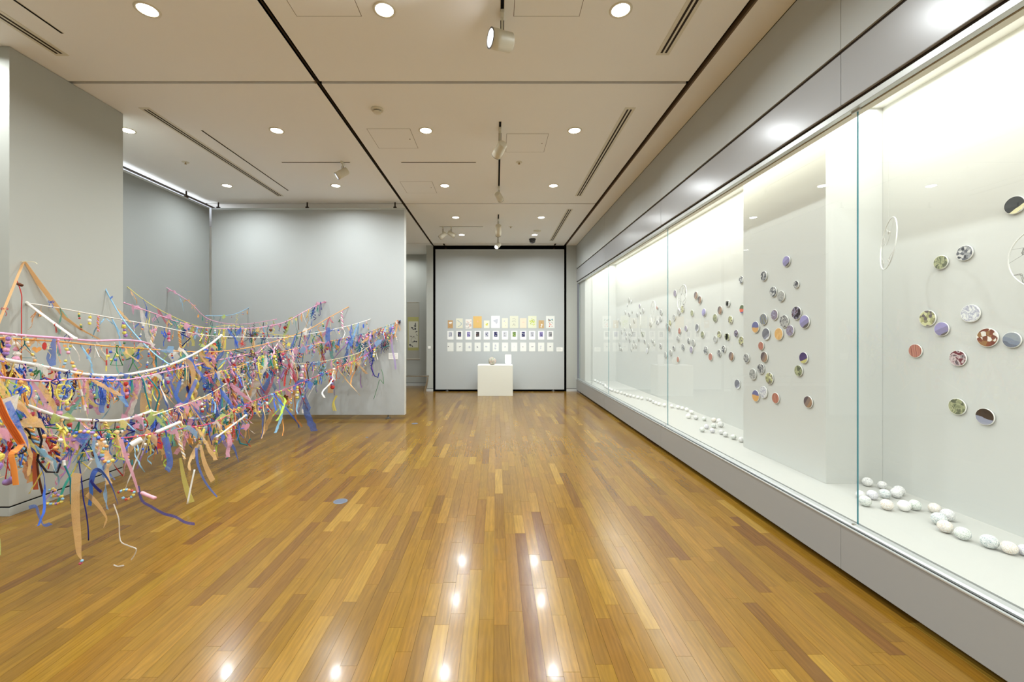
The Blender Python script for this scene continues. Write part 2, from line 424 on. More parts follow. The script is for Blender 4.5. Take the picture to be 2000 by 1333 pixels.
def movable_panel(name, label, x0, x1, y0, y1, z0, z1, feet, hang, vertical='x', m=M_panel):
    cx, cy = (x0 + x1) / 2, (y0 + y1) / 2
    t = thing(name, label, 'partition', (cx, cy, 0))
    def q(mb):
        for i, v in enumerate(mb.v): mb.v[i] = (v[0] - cx, v[1] - cy, v[2])
        return mb
    part('panel', q(MB().box(x0, x1, y0, y1, z0, z1 - 0.03)), m, t, bevel=0.003)
    if vertical == 'x':
        part('top_rail', q(MB().box(x0, x1, y0 - 0.003, y1 + 0.003, z1 - 0.03, z1)), M_alu, t, bevel=0.002)
        part('edge_strip', q(MB().box(x1, x1 + 0.012, y0 - 0.002, y1 + 0.002, z0, z1)), M_edge, t, bevel=0.003)
    else:
        part('top_rail', q(MB().box(x0 - 0.003, x1 + 0.003, y0, y1, z1 - 0.03, z1)), M_alu, t, bevel=0.002)
    for (fx, fy) in feet:
        part('foot', q(MB().lathe([(0.05, 0.0), (0.05, 0.008), (0.018, 0.014), (0.012, 0.03), (0.012, z0)], 16, Matrix.Translation((fx, fy, 0)))), M_alud, t, smooth=False)
    for (fx, fy) in hang:
        hm = MB().lathe([(0.012, z1), (0.012, H + 0.01)], 10, Matrix.Translation((fx, fy, 0)))
        hm.box(fx - 0.025, fx + 0.025, fy - 0.02, fy + 0.02, z1, z1 + 0.04)
        part('hanger', q(hm), M_slot, t)
    return t
movable_panel('movable_wall_panel', 'grey movable wall panel filling the far recess behind the white pedestal', -1.62, 1.803, 11.335, 11.42, 0.047, 3.79,
              [(-1.31, 11.37), (1.53, 11.37)], [(-1.35, 11.38), (1.55, 11.38)])
movable_panel('movable_wall_panel', 'large grey movable wall panel with cords tied to it and a caption card', -5.085, -1.642, 7.59, 7.70, 0.073, 3.77,
              [(-1.94, 7.64), (-4.6, 7.64)], [(-5.0, 7.65), (-1.82, 7.65), (-3.4, 7.65)], m=M_panel2)
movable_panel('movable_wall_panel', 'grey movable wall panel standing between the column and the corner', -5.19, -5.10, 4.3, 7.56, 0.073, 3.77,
              [(-5.14, 4.8)], [(-5.14, 7.05), (-5.14, 5.0)], vertical='y', m=M_side)
part('track', MB().box(-5.315, -5.268, YB, YF, H - 0.012, H + 0.02), M_slot, ce)

# ------------------------------------------------------------------ left walls, back, passage
wl = struct('wall_left', MB().box(-6.42, -6.3, YB, YF, 0, H + 0.05), M_white, 'outer left wall beyond the movable panel')
col = struct('column_left', MB().box(-5.6, -4.02, 3.51, 4.58, 0.082, H - 0.004), M_wall, 'broad grey column clad wall at the left with cords tied to it', bevel=0.003)
part('column_skirting', MB().box(-5.6, -4.02, 3.51, 4.58, 0.0, 0.070), M_wall, col, bevel=0.002)
part('skirting_groove', MB().box(-5.59, -4.026, 3.516, 4.574, 0.07, 0.082), M_black, col)
struct('wall_left_near', MB().box(-5.7, -5.6, YB, 3.6, 0, H), M_wall, 'grey side wall left of the column')
struct('wall_back', MB().box(-6.4, 3.05, YB - 0.1, YB, 0, H + 0.05), M_wall, 'grey wall behind the viewer')
pb = struct('wall_passage', MB().box(-6.4, -1.857, 12.58, 12.7, 0.09, H), M_wall, 'grey wall at the end of the passage with the hanging scroll')
part('skirting', MB().box(-6.4, -1.857, 12.575, 12.7, 0, 0.078), M_skirt, pb)
part('skirting_groove', MB().box(-6.4, -1.857, 12.59, 12.68, 0.076, 0.092), M_slot, pb)
# ------------------------------------------------------------------ downlights
rowname = {3.12: 'row overhead', 4.96: 'second row', 6.79: 'third row', 8.62: 'fourth row', 10.12: 'row by far wall', 1.28: 'row above the viewer', -0.57: 'row behind the viewer', -2.4: 'row by the back wall'}
colname = {-4.3: 'nearest the left column', -2.56: 'left of the black joint', -0.82: 'between black joint and track', 0.915: 'between track and glass case'}
ring = MB().lathe([(0.064, 0.0), (0.066, -0.005), (0.082, -0.004), (0.084, 0.0)], 28, cap=False).mesh('trim_ring', M_cream, True)
lens = MB().lathe([(0.0655, 0.0), (0.0655, -0.002)], 28).mesh('lens', M_lamp)
for y in (3.12, 4.96, 6.79, 8.62, 10.12, 1.28, -0.57, -2.4):
    for x in (-4.3, -2.56, -0.82, 0.915):
        if y > 8 and x < -2: continue
        t = thing('downlight', 'round ceiling light, %s, %s' % (rowname[y], colname[x]), 'ceiling light', (x, y, H), group='recessed downlights')
        link('trim_ring', ring, t); link('lens', lens, t)
        area('downlight_lamp', (0, 0, -0.006), (0, 0, 0), 0.128, DOWNLIGHT_W, DOWN_COL, 'DISK', spread=157, parent=t)
for (x, y) in ((-3.3, 9.6), (-2.6, 11.9)):
    t = thing('downlight', 'round ceiling light over the passage behind the panel, %s' % ('its end' if y > 11 else 'its start'), 'ceiling light', (x, y, H), group='recessed downlights')
    link('trim_ring', ring, t); link('lens', lens, t)
    area('downlight_lamp', (0, 0, -0.006), (0, 0, 0), 0.128, DOWNLIGHT_W * 0.6, DOWN_COL, 'DISK', spread=157, parent=t)

# ------------------------------------------------------------------ linear vents and light tracks
def vent(label, x, y0, y1):
    t = thing('ceiling_vent', label, 'vent', (x, (y0 + y1) / 2, H), group='twin-slot ceiling vents'); h = (y1 - y0) / 2
    part('frame', MB().box(-0.056, 0.056, -h, h, -0.004, 0.0), M_cream, t, bevel=0.001)
    for s in (-1, 1):
        part('slot', MB().box(s * 0.018 - 0.009, s * 0.018 + 0.009, -h + 0.03, h - 0.03, -0.0055, -0.0035), M_slot, t)
vent('long twin-slot vent above the left column', -3.70, 0.9, 3.63)
vent('long twin-slot vent in front of the movable panel with cords', -3.70, 4.46, 7.30)
vent('twin-slot vent overhead beside the glass case, end visible near top edge', 1.415, 0.9, 3.62)
vent('twin-slot vent in the middle ceiling bay beside the glass case', 1.41, 4.46, 7.29)
vent('twin-slot vent nearest the far wall on the glass case side', 1.40, 8.05, 10.75)
def track(label, x0, x1, y0, y1):
    cx, cy = (x0 + x1) / 2, (y0 + y1) / 2
    t = thing('light_track', label, 'light track', (cx, cy, H))
    a, b_ = (x1 - x0) / 2, (y1 - y0) / 2
    part('housing', MB().box(-a - 0.003, a + 0.003, -b_ - 0.003, b_ + 0.003, -0.003, 0), M_cream, t)
    part('channel', MB().box(-a, a, -b_, b_, -0.0045, -0.0028), M_black, t)
g = 0.0125
track('black light track overhead on the room centre line', 0.045 - g, 0.045 + g, 0.8, 3.13)
track('black light track in the middle bay on the centre line', 0.045 - g, 0.045 + g, 4.75, 6.79)
track('short black light track on the centre line near the far wall', 0.045 - g, 0.045 + g, 8.40, 10.4)
g = 0.008
track('thin light track crossing left of the long black joint', -2.96, -2.02, 5.87 - g, 5.87 + g)
track('thin light track crossing right of the long black joint', -1.31, -0.28, 5.87 - g, 5.87 + g)
track('thin light track crossing near the far wall', -1.25, -0.29, 9.36 - g, 9.36 + g)
track('thin light track beside the vent above the left column', -3.43 - g, -3.43 + g, 0.9, 3.36)
track('thin light track beside the long vent before the corded panel', -3.43 - g, -3.43 + g, 4.95, 7.01)
for x in (-1.37, 1.55):
    track('short black hanger track above the far panel, %s side' % ('passage' if x < 0 else 'glass case'), x - 0.02, x + 0.02, 11.09, 11.30)

def spot(label, x, y, drop, d, lit=0, rb=0.052, ln=0.17, r2=None):
    t = thing('spotlight', label, 'spotlight', (x, y, H), group='cream track spotlights')
    part('adapter', MB().box(-0.012, 0.012, -0.055, 0.055, -0.032, 0.0), M_cream, t, bevel=0.003)
    hc = Vector((0, 0, -drop)); d = Vector(d).normalized()
    part('stem', MB().tube([(0, 0, -0.03), (0, 0, -drop + rb * 0.9)], 0.009, 10), M_cream, t, smooth=False)
    yk = MB()
    for s in (-0.011, 0.011): yk.tube([(s, 0, -0.05), (s, 0, -drop + rb * 0.8)], 0.003, 6)
    part('yoke', yk, M_slot, t)
    M = XM(hc, d)
    hb = MB().lathe([(rb * 0.8, -ln * 0.42), (rb, -ln * 0.36), (rb, ln * 0.1), (rb * 1.05, ln * 0.11), (rb * 1.05, ln * 0.5), (rb * 0.94, ln * 0.5), (rb * 0.94, ln * 0.40)], 28, M)
    o = part('housing', hb, M_cream, t, smooth=False)
    o.data.polygons.foreach_set('use_smooth', [len(p.vertices) == 4 for p in o.data.polygons])
    part('bezel', MB().lathe([(rb * 1.06, ln * 0.485), (rb * 1.07, ln * 0.51), (rb * 0.9, ln * 0.51), (rb * 0.9, ln * 0.4)], 28, M, cap=False), M_alud, t, smooth=False)
    part('lens', MB().lathe([(rb * 0.9, ln * 0.42), (rb * 0.9, ln * 0.43)], 28, M), M_lamp2 if lit else M_alu, t)
    if lit:
        L = bpy.data.lights.new('spot_lamp', 'SPOT'); L.energy = lit; L.spot_size = math.radians(60); L.spot_blend = 1.0; L.shadow_soft_size = 0.04; L.color = DOWN_COL
        lo = bpy.data.objects.new('spot_lamp', L); lo.parent = t; lo.location = hc + d * (ln * 0.53)
        lo.rotation_euler = d.to_track_quat('-Z', 'Y').to_euler(); C.objects.link(lo)
spot('near cream spotlight overhead, its lit face turned left', 0.045, 3.16, 0.20, (-1.0, -0.42, -0.05), 25, rb=0.066, ln=0.19)
spot('cream spotlight under the middle track, tilted down to the left', 0.045, 4.92, 0.235, (-0.42, 0.8, -0.42), 165, rb=0.056, ln=0.2)
spot('cream spotlight at the far end of the middle track', 0.045, 6.86, 0.15, (0.40, 0.85, -0.42), 140, rb=0.05, ln=0.17)
spot('cream spotlight hanging upright near the far wall', 0.045, 8.75, 0.22, (0.0, 0.85, -0.7), 105, rb=0.06, ln=0.27)
spot('small lit spotlight nearest the far panel', 0.045, 10.15, 0.25, (-0.5, -0.62, -0.62), 20, rb=0.052, ln=0.17)
spot('cream spotlight on the crossing track left of the joint', -2.12, 5.87, 0.15, (-0.75, -0.25, -0.55), 22, rb=0.05, ln=0.19)
spot('cream spotlight of the far pair, aimed toward the passage', -1.17, 9.36, 0.19, (-0.8, 0.2, -0.6), 10, rb=0.05, ln=0.19)
spot('cream spotlight of the far pair, aimed toward the pedestal', -0.99, 9.36, 0.16, (0.85, 0.3, -0.5), 30, rb=0.05, ln=0.19)

def detector(name, label, cat, x, y, kind):
    t = thing(name, label, cat, (x, y, H))
    if kind == 'smoke':
        part('base', MB().lathe([(0.062, 0), (0.064, -0.01), (0.058, -0.018)], 28), M_cream, t, smooth=False)
        part('cap', MB().lathe([(0.03, -0.018), (0.044, -0.03), (0.04, -0.042), (0.02, -0.047)], 24), M_cream, t)
        part('slots', MB().lathe([(0.035, -0.018), (0.035, -0.032)], 24), M_black, t)
    elif kind == 'sprinkler':
        part('plate', MB().lathe([(0.045, 0), (0.042, -0.004), (0.02, -0.006)], 24), M_cream, t)
        part('nozzle', MB().lathe([(0.008, -0.006), (0.006, -0.022), (0.016, -0.024), (0.016, -0.026)], 14), M_gold, t)
    elif kind == 'speaker':
        part('rim', MB().lathe([(0.085, 0), (0.085, -0.012), (0.07, -0.016)], 28), M_cream, t)
        part('cover', MB().lathe([(0.07, -0.016), (0.05, -0.028), (0.02, -0.03)], 28), M_cream, t)
    else:
        part('collar', MB().lathe([(0.085, 0), (0.085, -0.025), (0.075, -0.04)], 28), mat('black_plastic', (34, 34, 38), 0.3), t)
        part('dome', MB().lathe([(0.075 * math.cos(a * PI / 16), -0.04 - 0.075 * math.sin(a * PI / 16)) for a in range(0, 8)] + [(0.002, -0.115)], 28), mat('dark_dome', (42, 42, 48), 0.1, coat=0.5), t, smooth=True)
detector('smoke_detector', 'round cream smoke detector in the middle ceiling bay', 'smoke detector', -1.256, 4.49, 'smoke')
detector('sprinkler', 'small sprinkler beside the middle light track', 'sprinkler', 0.318, 5.87, 'sprinkler')
detector('sprinkler', 'small sprinkler on the ceiling near the left movable panel', 'sprinkler', -4.29, 5.87, 'sprinkler')
detector('sprinkler', 'small sprinkler near the far wall, right of the centre track', 'sprinkler', 0.32, 9.36, 'sprinkler')
detector('smoke_detector', 'flat cream detector near the far wall beside a downlight', 'smoke detector', 0.94, 9.72, 'speaker')
detector('dome_camera', 'black dome security camera near the far wall', 'camera', 0.90, 10.55, 'dome')

# ------------------------------------------------------------------ floor boxes
for (px, py, r, lab) in ((665, 980, 0.062, 'round metal floor socket cover in front of the hanging cords'), (810, 828, 0.055, 'round metal floor socket cover near the panel edge'), (717, 855, 0.02, 'tiny brass floor stud near the corded panel')):
    y = F * EYE / (py - VY); x = (px - VX) * y / F
    t = thing('floor_socket_cover', lab, 'floor socket', (x, y, 0))
    part('plate', MB().lathe([(r, 0), (r, 0.002), (r * 0.9, 0.003)], 28), mat('socket_steel', (120, 128, 140), 0.4, metal=0.5), t)
    part('lid', MB().lathe([(r * 0.8, 0.003), (r * 0.78, 0.0042)], 28), mat('socket_lid', (104, 112, 128), 0.45, metal=0.4), t)

# ------------------------------------------------------------------ caption cards and switch
def caption(label, X, Y, Z, wd, ht, lines=4):
    t = thing('caption_card', label, 'caption card', (X, Y, Z))
    part('card', MB().box(-wd / 2, wd / 2, -0.005, 0, -ht / 2, ht / 2), M_white, t)
    lm = MB()
    for i in range(lines):
        z = ht * 0.28 - i * ht * 0.17; e = R.uniform(0.1, 0.38)
        lm.box(-wd * 0.4, wd * e, -0.0056, -0.005, z - 0.003, z + 0.003)
    part('text_lines', lm, mat('pale_text', (196, 196, 192), 0.8), t)
p0 = P(768, 696, 7.59); caption('white caption card on the corded movable panel', p0.x, 7.59, p0.z, 0.165, 0.11)
p0 = P(1093, 683, 11.335); caption('white caption card at the end of the bottom row of drawings', p0.x, 11.335, p0.z, 0.165, 0.11)
t = thing('wall_switch', 'small white switch plate on the pilaster beside the passage', 'switch', (-1.78, 11.32, 1.5 - 24 * 11.32 / F))
part('plate', MB().box(-0.035, 0.035, -0.008, 0, -0.035, 0.035), M_white, t, bevel=0.003)
part('button', MB().box(-0.015, 0.015, -0.012, -0.008, -0.022, 0.022), M_white, t, bevel=0.002)

# ------------------------------------------------------------------ prints
PY = 11.335
def blot(mb, x, z, r, mi=0, n=7, d=-0.0045):
    pts = [(x + r * R.uniform(0.45, 1.15) * math.cos(2 * PI * k / n), z + r * R.uniform(0.45, 1.15) * math.sin(2 * PI * k / n)) for k in range(n)]
    mb.poly(pts, 0.0004, Matrix.Translation((0, d - len(mb.v) * 6e-6, 0)), mi)
def stroke(mb, pts, wd, mi=0, d=-0.0045):
    mb.strip([(x, d, z) for x, z in pts], Vector((wd / 2, 0, wd / 2 * 0.3)) if abs(pts[-1][0] - pts[0][0]) < abs(pts[-1][1] - pts[0][1]) else Vector((0, 0, wd / 2)), 0.0006, mi)
ink = {k: mat('ink_' + k, c, 0.8) for k, c in dict(blue=(92, 140, 176), navy=(44, 44, 96), grey=(150, 150, 152), dark=(60, 58, 62), red=(206, 70, 60), orange=(214, 130, 50), green=(120, 150, 84), lime=(196, 208, 90), yellow=(222, 208, 90), white=(244, 242, 236), violet=(140, 132, 180), pale=(188, 190, 198), tan=(190, 140, 84), pink=(228, 170, 160), brown=(96, 60, 44)).items()}
def sheet(label, x0, x1, y0, y1, paper, draw, group, cat='drawing', name='paper_drawing'):
    # crop coordinates -> photograph -> wall plane
    a = P(780 + x0 / 4.9925, 580 + y0 / 4.9925, PY); b_ = P(780 + x1 / 4.9925, 580 + y1 / 4.9925, PY)
    wd, ht = b_.x - a.x, a.z - b_.z
    t = thing(name, label, cat, ((a.x + b_.x) / 2, PY, (a.z + b_.z) / 2), group=group)
    part('sheet', MB().box(-wd / 2, wd / 2, -0.004, 0, -ht / 2, ht / 2), mat('paper_%02x%02x%02x' % paper, paper, 0.8, spec=0.2), t)
    draw(t, wd, ht)
def marks(spec):
    """spec: list of (colour, count, size, spread_x, spread_z, cx, cz)"""
    def f(t, wd, ht):
        mb = MB(); ms = []
        for i, (c, n, s, sx, sz, cx, cz) in enumerate(spec):
            ms.append(ink[c])
            for _ in range(n): blot(mb, wd * (cx + R.uniform(-sx, sx)), ht * (cz + R.uniform(-sz, sz)), s * wd, i)
        part('drawing', mb, ms, t)
    return f
def strokes(spec):
    def f(t, wd, ht):
        mb = MB(); ms = []
        for i, (c, wdt, pts) in enumerate(spec):
            ms.append(ink[c]); stroke(mb, [(wd * x, ht * z) for x, z in pts], wdt * wd, i)
        part('drawing', mb, ms, t)
    return f
G1, G2, G3 = 'top row of mixed drawings', 'middle row of mounted photographs', 'bottom row of faint drawings'
sheet('small kraft paper with a white bird shape, start of the top row', 472, 522, 230, 307, (190, 156, 112), marks([('white', 3, .22, .16, .04, 0, .18), ('tan', 6, .1, .35, .1, 0, -.25)]), G1)
sheet('cream sheet with two blue curved strokes, top row', 553, 618, 212, 308, (222, 220, 198), strokes([('blue', .07, [(-.3, .33), (-.05, .2), (.05, .12)]), ('blue', .07, [(.1, .12), (.28, .02), (.3, -.12)]), ('blue', .07, [(.3, -.12), (.02, -.26), (-.2, -.36)])]), G1)
sheet('white sheet peppered with dark and orange marks, top row', 645, 705, 220, 312, (226, 222, 214), marks([('dark', 14, .06, .42, .42, 0, 0), ('orange', 6, .07, .4, .4, 0, 0), ('red', 4, .06, .3, .4, 0, 0), ('navy', 6, .05, .4, .4, 0, 0)]), G1)
sheet('large plain ochre sheet with a faint pale figure, top row', 720, 803, 190, 305, (216, 180, 112), marks([('pink', 3, .06, .1, .08, 0, .08)]), G1)
sheet('small pale sheet with yellow star of strokes, top row', 825, 878, 232, 307, (226, 224, 204), marks([('lime', 6, .13, .18, .16, 0, -.02), ('yellow', 4, .12, .2, .15, 0, 0), ('green', 2, .08, .1, .1, .1, 0)]), G1)
sheet('large white sheet with a pale grey square, top row', 896, 980, 187, 307, (236, 236, 238), marks([('pale', 12, .16, .16, .12, .03, .05)]), G1)
sheet('cream sheet with faint yellow wash, top row', 1000, 1058, 208, 307, (222, 220, 200), marks([('lime', 2, .06, .1, .2, .15, .05), ('pale', 4, .1, .2, .3, 0, 0)]), G1)
sheet('large greenish cream sheet with thin grey scribbles, top row', 1077, 1160, 187, 307, (210, 210, 190), strokes([('grey', .04, [(-.2, .25), (.05, .3), (.2, .18)]), ('grey', .04, [(-.25, .05), (.1, .1), (.22, -.02)]), ('grey', .04, [(-.1, -.1), (.15, -.2)]), ('dark', .03, [(-.2, -.28), (-.05, -.2), (.15, -.3)])]), G1)
sheet('beige sheet with a hardly visible pink shape, top row', 1175, 1240, 208, 307, (218, 208, 186), marks([('pink', 2, .08, .1, .06, .05, .05)]), G1)
sheet('large pale sheet with lime green leafy drawing, top row', 1255, 1337, 187, 307, (214, 216, 190), marks([('lime', 14, .09, .28, .25, 0, 0), ('green', 6, .05, .25, .22, 0, 0), ('violet', 3, .05, .2, .2, .1, .1)]), G1)
sheet('small kraft paper with a white bottle shape, top row', 1358, 1410, 230, 307, (194, 164, 118), marks([('white', 5, .14, .08, .16, 0, -.18), ('brown', 2, .05, .3, .3, 0, .1)]), G1)
sheet('large white sheet with colourful figures, end of the top row', 1430, 1514, 187, 307, (226, 228, 222), marks([('red', 6, .07, .22, .3, 0, -.12), ('green', 6, .06, .3, .1, 0, .15), ('blue', 5, .06, .25, .2, 0, .15), ('dark', 6, .05, .3, .12, 0, 0), ('pink', 3, .08, .08, .1, 0, -.2)]), G1)
xs = [468, 556, 645, 733, 822, 910, 1000, 1090, 1178, 1265, 1353, 1441]
ph = [('grey figure on pale ground', 'pale', 'grey', 'navy'), ('dark blue night view', 'dark', 'navy', 'violet'), ('violet blue close-up', 'violet', 'navy', 'pale'), ('dark trees over a reddish ground', 'dark', 'brown', 'pale'), ('grey blue head', 'pale', 'navy', 'grey'), ('white form on black', 'navy', 'dark', 'white'), ('very pale grey scene', 'pale', 'grey', 'white'), ('green foliage', 'green', 'dark', 'lime'), ('dark window over snow', 'navy', 'pale', 'dark'), ('pale path under dark trees', 'pale', 'dark', 'grey'), ('blue coast', 'violet', 'navy', 'dark'), ('grey tree trunk', 'grey', 'dark', 'pale')]
ordn = ['first', 'second', 'third', 'fourth', 'fifth', 'sixth', 'seventh', 'eighth', 'ninth', 'tenth', 'eleventh', 'twelfth']
for i, x0 in enumerate(xs):
    lab, c0, c1, c2 = ph[i]
    def dr(t, wd, ht):
        mb = MB(); mb.box(-wd * 0.27, wd * 0.27, -0.0046, -0.004, -ht * 0.16, ht * 0.38, 0)
        for _ in range(7): blot(mb, R.uniform(-.19, .19) * wd, ht * (.11 + R.uniform(-.2, .2)), wd * R.uniform(.05, .1), 1, d=-0.0052)
        for _ in range(4): blot(mb, R.uniform(-.19, .19) * wd, ht * (.11 + R.uniform(-.2, .2)), wd * R.uniform(.04, .08), 2, d=-0.0056)
        part('photograph', mb, [ink[c0], ink[c1], ink[c2]], t)
    sheet('white mount, photo of %s, %s in middle row' % (lab, ordn[i]) if lab[0] != 'd' else 'white mount, %s photo, %s in middle row' % (lab, ordn[i]), x0, x0 + 60, 333, 419, (238, 238, 234), dr, G2, 'photograph', 'mounted_photograph')
fd = [('thin dark line at its edge', [('dark', 1, .1, .01, .01, -.35, .05)]), ('grey speckled cloud', [('grey', 9, .06, .14, .1, .1, 0)]), ('faint violet cloud', [('pale', 8, .1, .14, .1, .08, 0)]), ('grey tadpole blot', [('grey', 4, .1, .05, .12, -.05, 0)]), ('soft grey oval', [('pale', 6, .12, .12, .05, -.05, .05)]), ('pale stacked violet bands', [('pale', 10, .12, .16, .26, 0, 0)]), ('small soft grey dot', [('pale', 4, .11, .06, .05, -.02, .02)]), ('nothing visible but a faint trace', [('pale', 1, .07, .02, .02, 0, 0)]), ('tiny dark heart-like dot', [('dark', 2, .08, .04, .02, -.05, 0)]), ('grey horizontal smudge', [('grey', 4, .09, .14, .03, .02, .03)]), ('faint grey pencil tangle', [('pale', 7, .08, .12, .2, -.05, .02)]), ('dark grey fish-like smudge', [('grey', 3, .1, .12, .03, 0, .03), ('dark', 2, .06, .1, .02, .05, .03)])]
for i, x0 in enumerate(xs):
    sheet('white sheet with %s, %s in the bottom row' % (fd[i][0], ordn[i]), x0, x0 + 60, 447, 533, (228, 229, 222), marks(fd[i][1]), G3)

# ------------------------------------------------------------------ pedestal, ball, board
t = thing('pedestal', 'low white box pedestal before the far panel', 'pedestal', (-0.022, 10.70, 0))
part('body', MB().box(-0.433, 0.433, -0.25, 0.25, 0, 0.742), mat('pedestal_white', (226, 226, 214), 0.6), t, bevel=0.003)
part('top', MB().box(-0.433, 0.433, -0.25, 0.25, 0.744, 0.756), M_white, t, bevel=0.003)
pc = P(961.5, 704, 10.62)
t = thing('speckled_ball', 'round ball wound in pale multicoloured thread on the pedestal', 'ball', (pc.x, 10.62, 0.756 + 0.098))
b_ = part('body', MB().sphere((0, 0, 0), 0.097, 24, 16), mat('ball_pastel', (186, 184, 166), 0.8, grain=0.25, gscale=50), t, smooth=True)
tm = MB()
for k in range(26):
    M = Matrix.Rotation(R.uniform(0, PI), 3, 'X') @ Matrix.Rotation(R.uniform(0, PI), 3, 'Y')
    tm.tube([M @ Vector((0.098 * math.cos(a * PI / 12), 0.098 * math.sin(a * PI / 12), 0)) for a in range(24)], 0.0022, 4, k % 4, closed=True)
part('thread_winding', tm, [ink['pink'], ink['green'], ink['pale'], ink['white']], t)
pc = P(992.5, 700, 10.55)
t = thing('acrylic_stand', 'upright white card stand with rounded corners on the pedestal', 'card stand', (pc.x, 10.56, 0.756))
rr = 0.02; pts = []
for (cx, cz, a0) in ((0.062, 0.245, 0), (-0.062, 0.245, 90), (-0.062, 0.068, 180), (0.062, 0.068, 270)):
    for a in range(0, 91, 18):
        q = math.radians(a0 + a); pts.append((cx + rr * math.cos(q), cz + rr * math.sin(q)))
part('card', MB().poly(pts, 0.006, Matrix.Translation((0, -0.003, 0))), mat('glossy_white', (246, 246, 246), 0.25), t)
part('foot', MB().box(-0.07, 0.07, -0.03, 0.03, 0, 0.05), mat('clear_white', (236, 236, 230), 0.15), t, bevel=0.004)

# ------------------------------------------------------------------ hanging scroll
pc0 = P(795, 591, 12.57); pc1 = P(819, 702, 12.57)
sx = (pc0.x + pc1.x) / 2; wd = pc1.x - pc0.x; ht = pc0.z - pc1.z
t = thing('hanging_scroll', 'ink landscape hanging scroll with yellow-green silk borders in the passage', 'hanging scroll', (sx, 12.575, pc1.z))
part('mount', MB().box(-wd / 2, wd / 2, -0.004, 0, 0, ht), mat('scroll_silk_grey', (166, 164, 152), 0.8), t)
part('border', MB().box(-wd * .44, wd * .44, -0.006, -0.004, ht * 0.155, ht * 0.74), mat('scroll_silk_olive', (176, 172, 108), 0.8), t)
part('painting', MB().box(-wd * .38, wd * .40, -0.008, -0.006, ht * 0.205, ht * 0.665), mat('scroll_paper', (206, 204, 186), 0.8), t)
im = MB()
for (x_, z_, r_, n_) in ((.2, .62, .05, 4), (.1, .58, .07, 3), (-.05, .55, .06, 4), (.22, .54, .07, 4), (.05, .52, .05, 3), (.25, .48, .05, 4), (.3, .42, .03, 3), (-.25, .25, .06, 5), (-.1, .23, .05, 3), (.05, .31, .05, 4), (.28, .32, .05, 4), (-.2, .4, .03, 4), (.0, .4, .03, 4)):
    for _ in range(n_): blot(im, wd * (x_ + R.uniform(-.08, .08)), ht * (z_ + R.uniform(-.012, .012)), wd * r_, 0, d=-0.0088)
for k in range(7):
    a = R.uniform(0, 3); stroke(im, [(wd * (.05 + .22 * math.cos(a + j * .5)), ht * (.33 + .05 * math.sin(a + j * .5))) for j in range(4)], 0.005, 0, d=-0.0088)
part('ink_brushwork', im, ink['dark'], t)
part('roller', MB().tube([(-wd * .56, -0.01, 0), (wd * .56, -0.01, 0)], 0.014, 12), mat('scroll_roller', (188, 178, 160), 0.5), t)
part('hanging_rod', MB().tube([(-wd * .5, -0.005, ht), (wd * .5, -0.005, ht)], 0.006, 8), mat('scroll_roller', None), t)

# ------------------------------------------------------------------ barrier
t = thing('barrier_rail', 'low satin steel barrier rail in the passage opening', 'barrier', (-1.82, 11.16, 0))
part('rail', MB().box(-1.6, 0.06, -0.028, 0.028, 0.41, 0.445), M_chrome, t, bevel=0.008)
for xx, dx in ((0.03, -0.09), (-1.55, 0.09)):
    lm = MB(); lm.strip([(xx, 0, 0.412), (xx - 0.01, 0, 0.30), (xx + dx * 0.5, 0, 0.15), (xx + dx, 0, 0.0)], [Vector((0.017, 0, 0)), Vector((0.02, 0, 0)), Vector((0.027, 0, 0)), Vector((0.026, 0, 0))], 0.05)
    part('leg', lm, M_chrome, t, smooth=False)

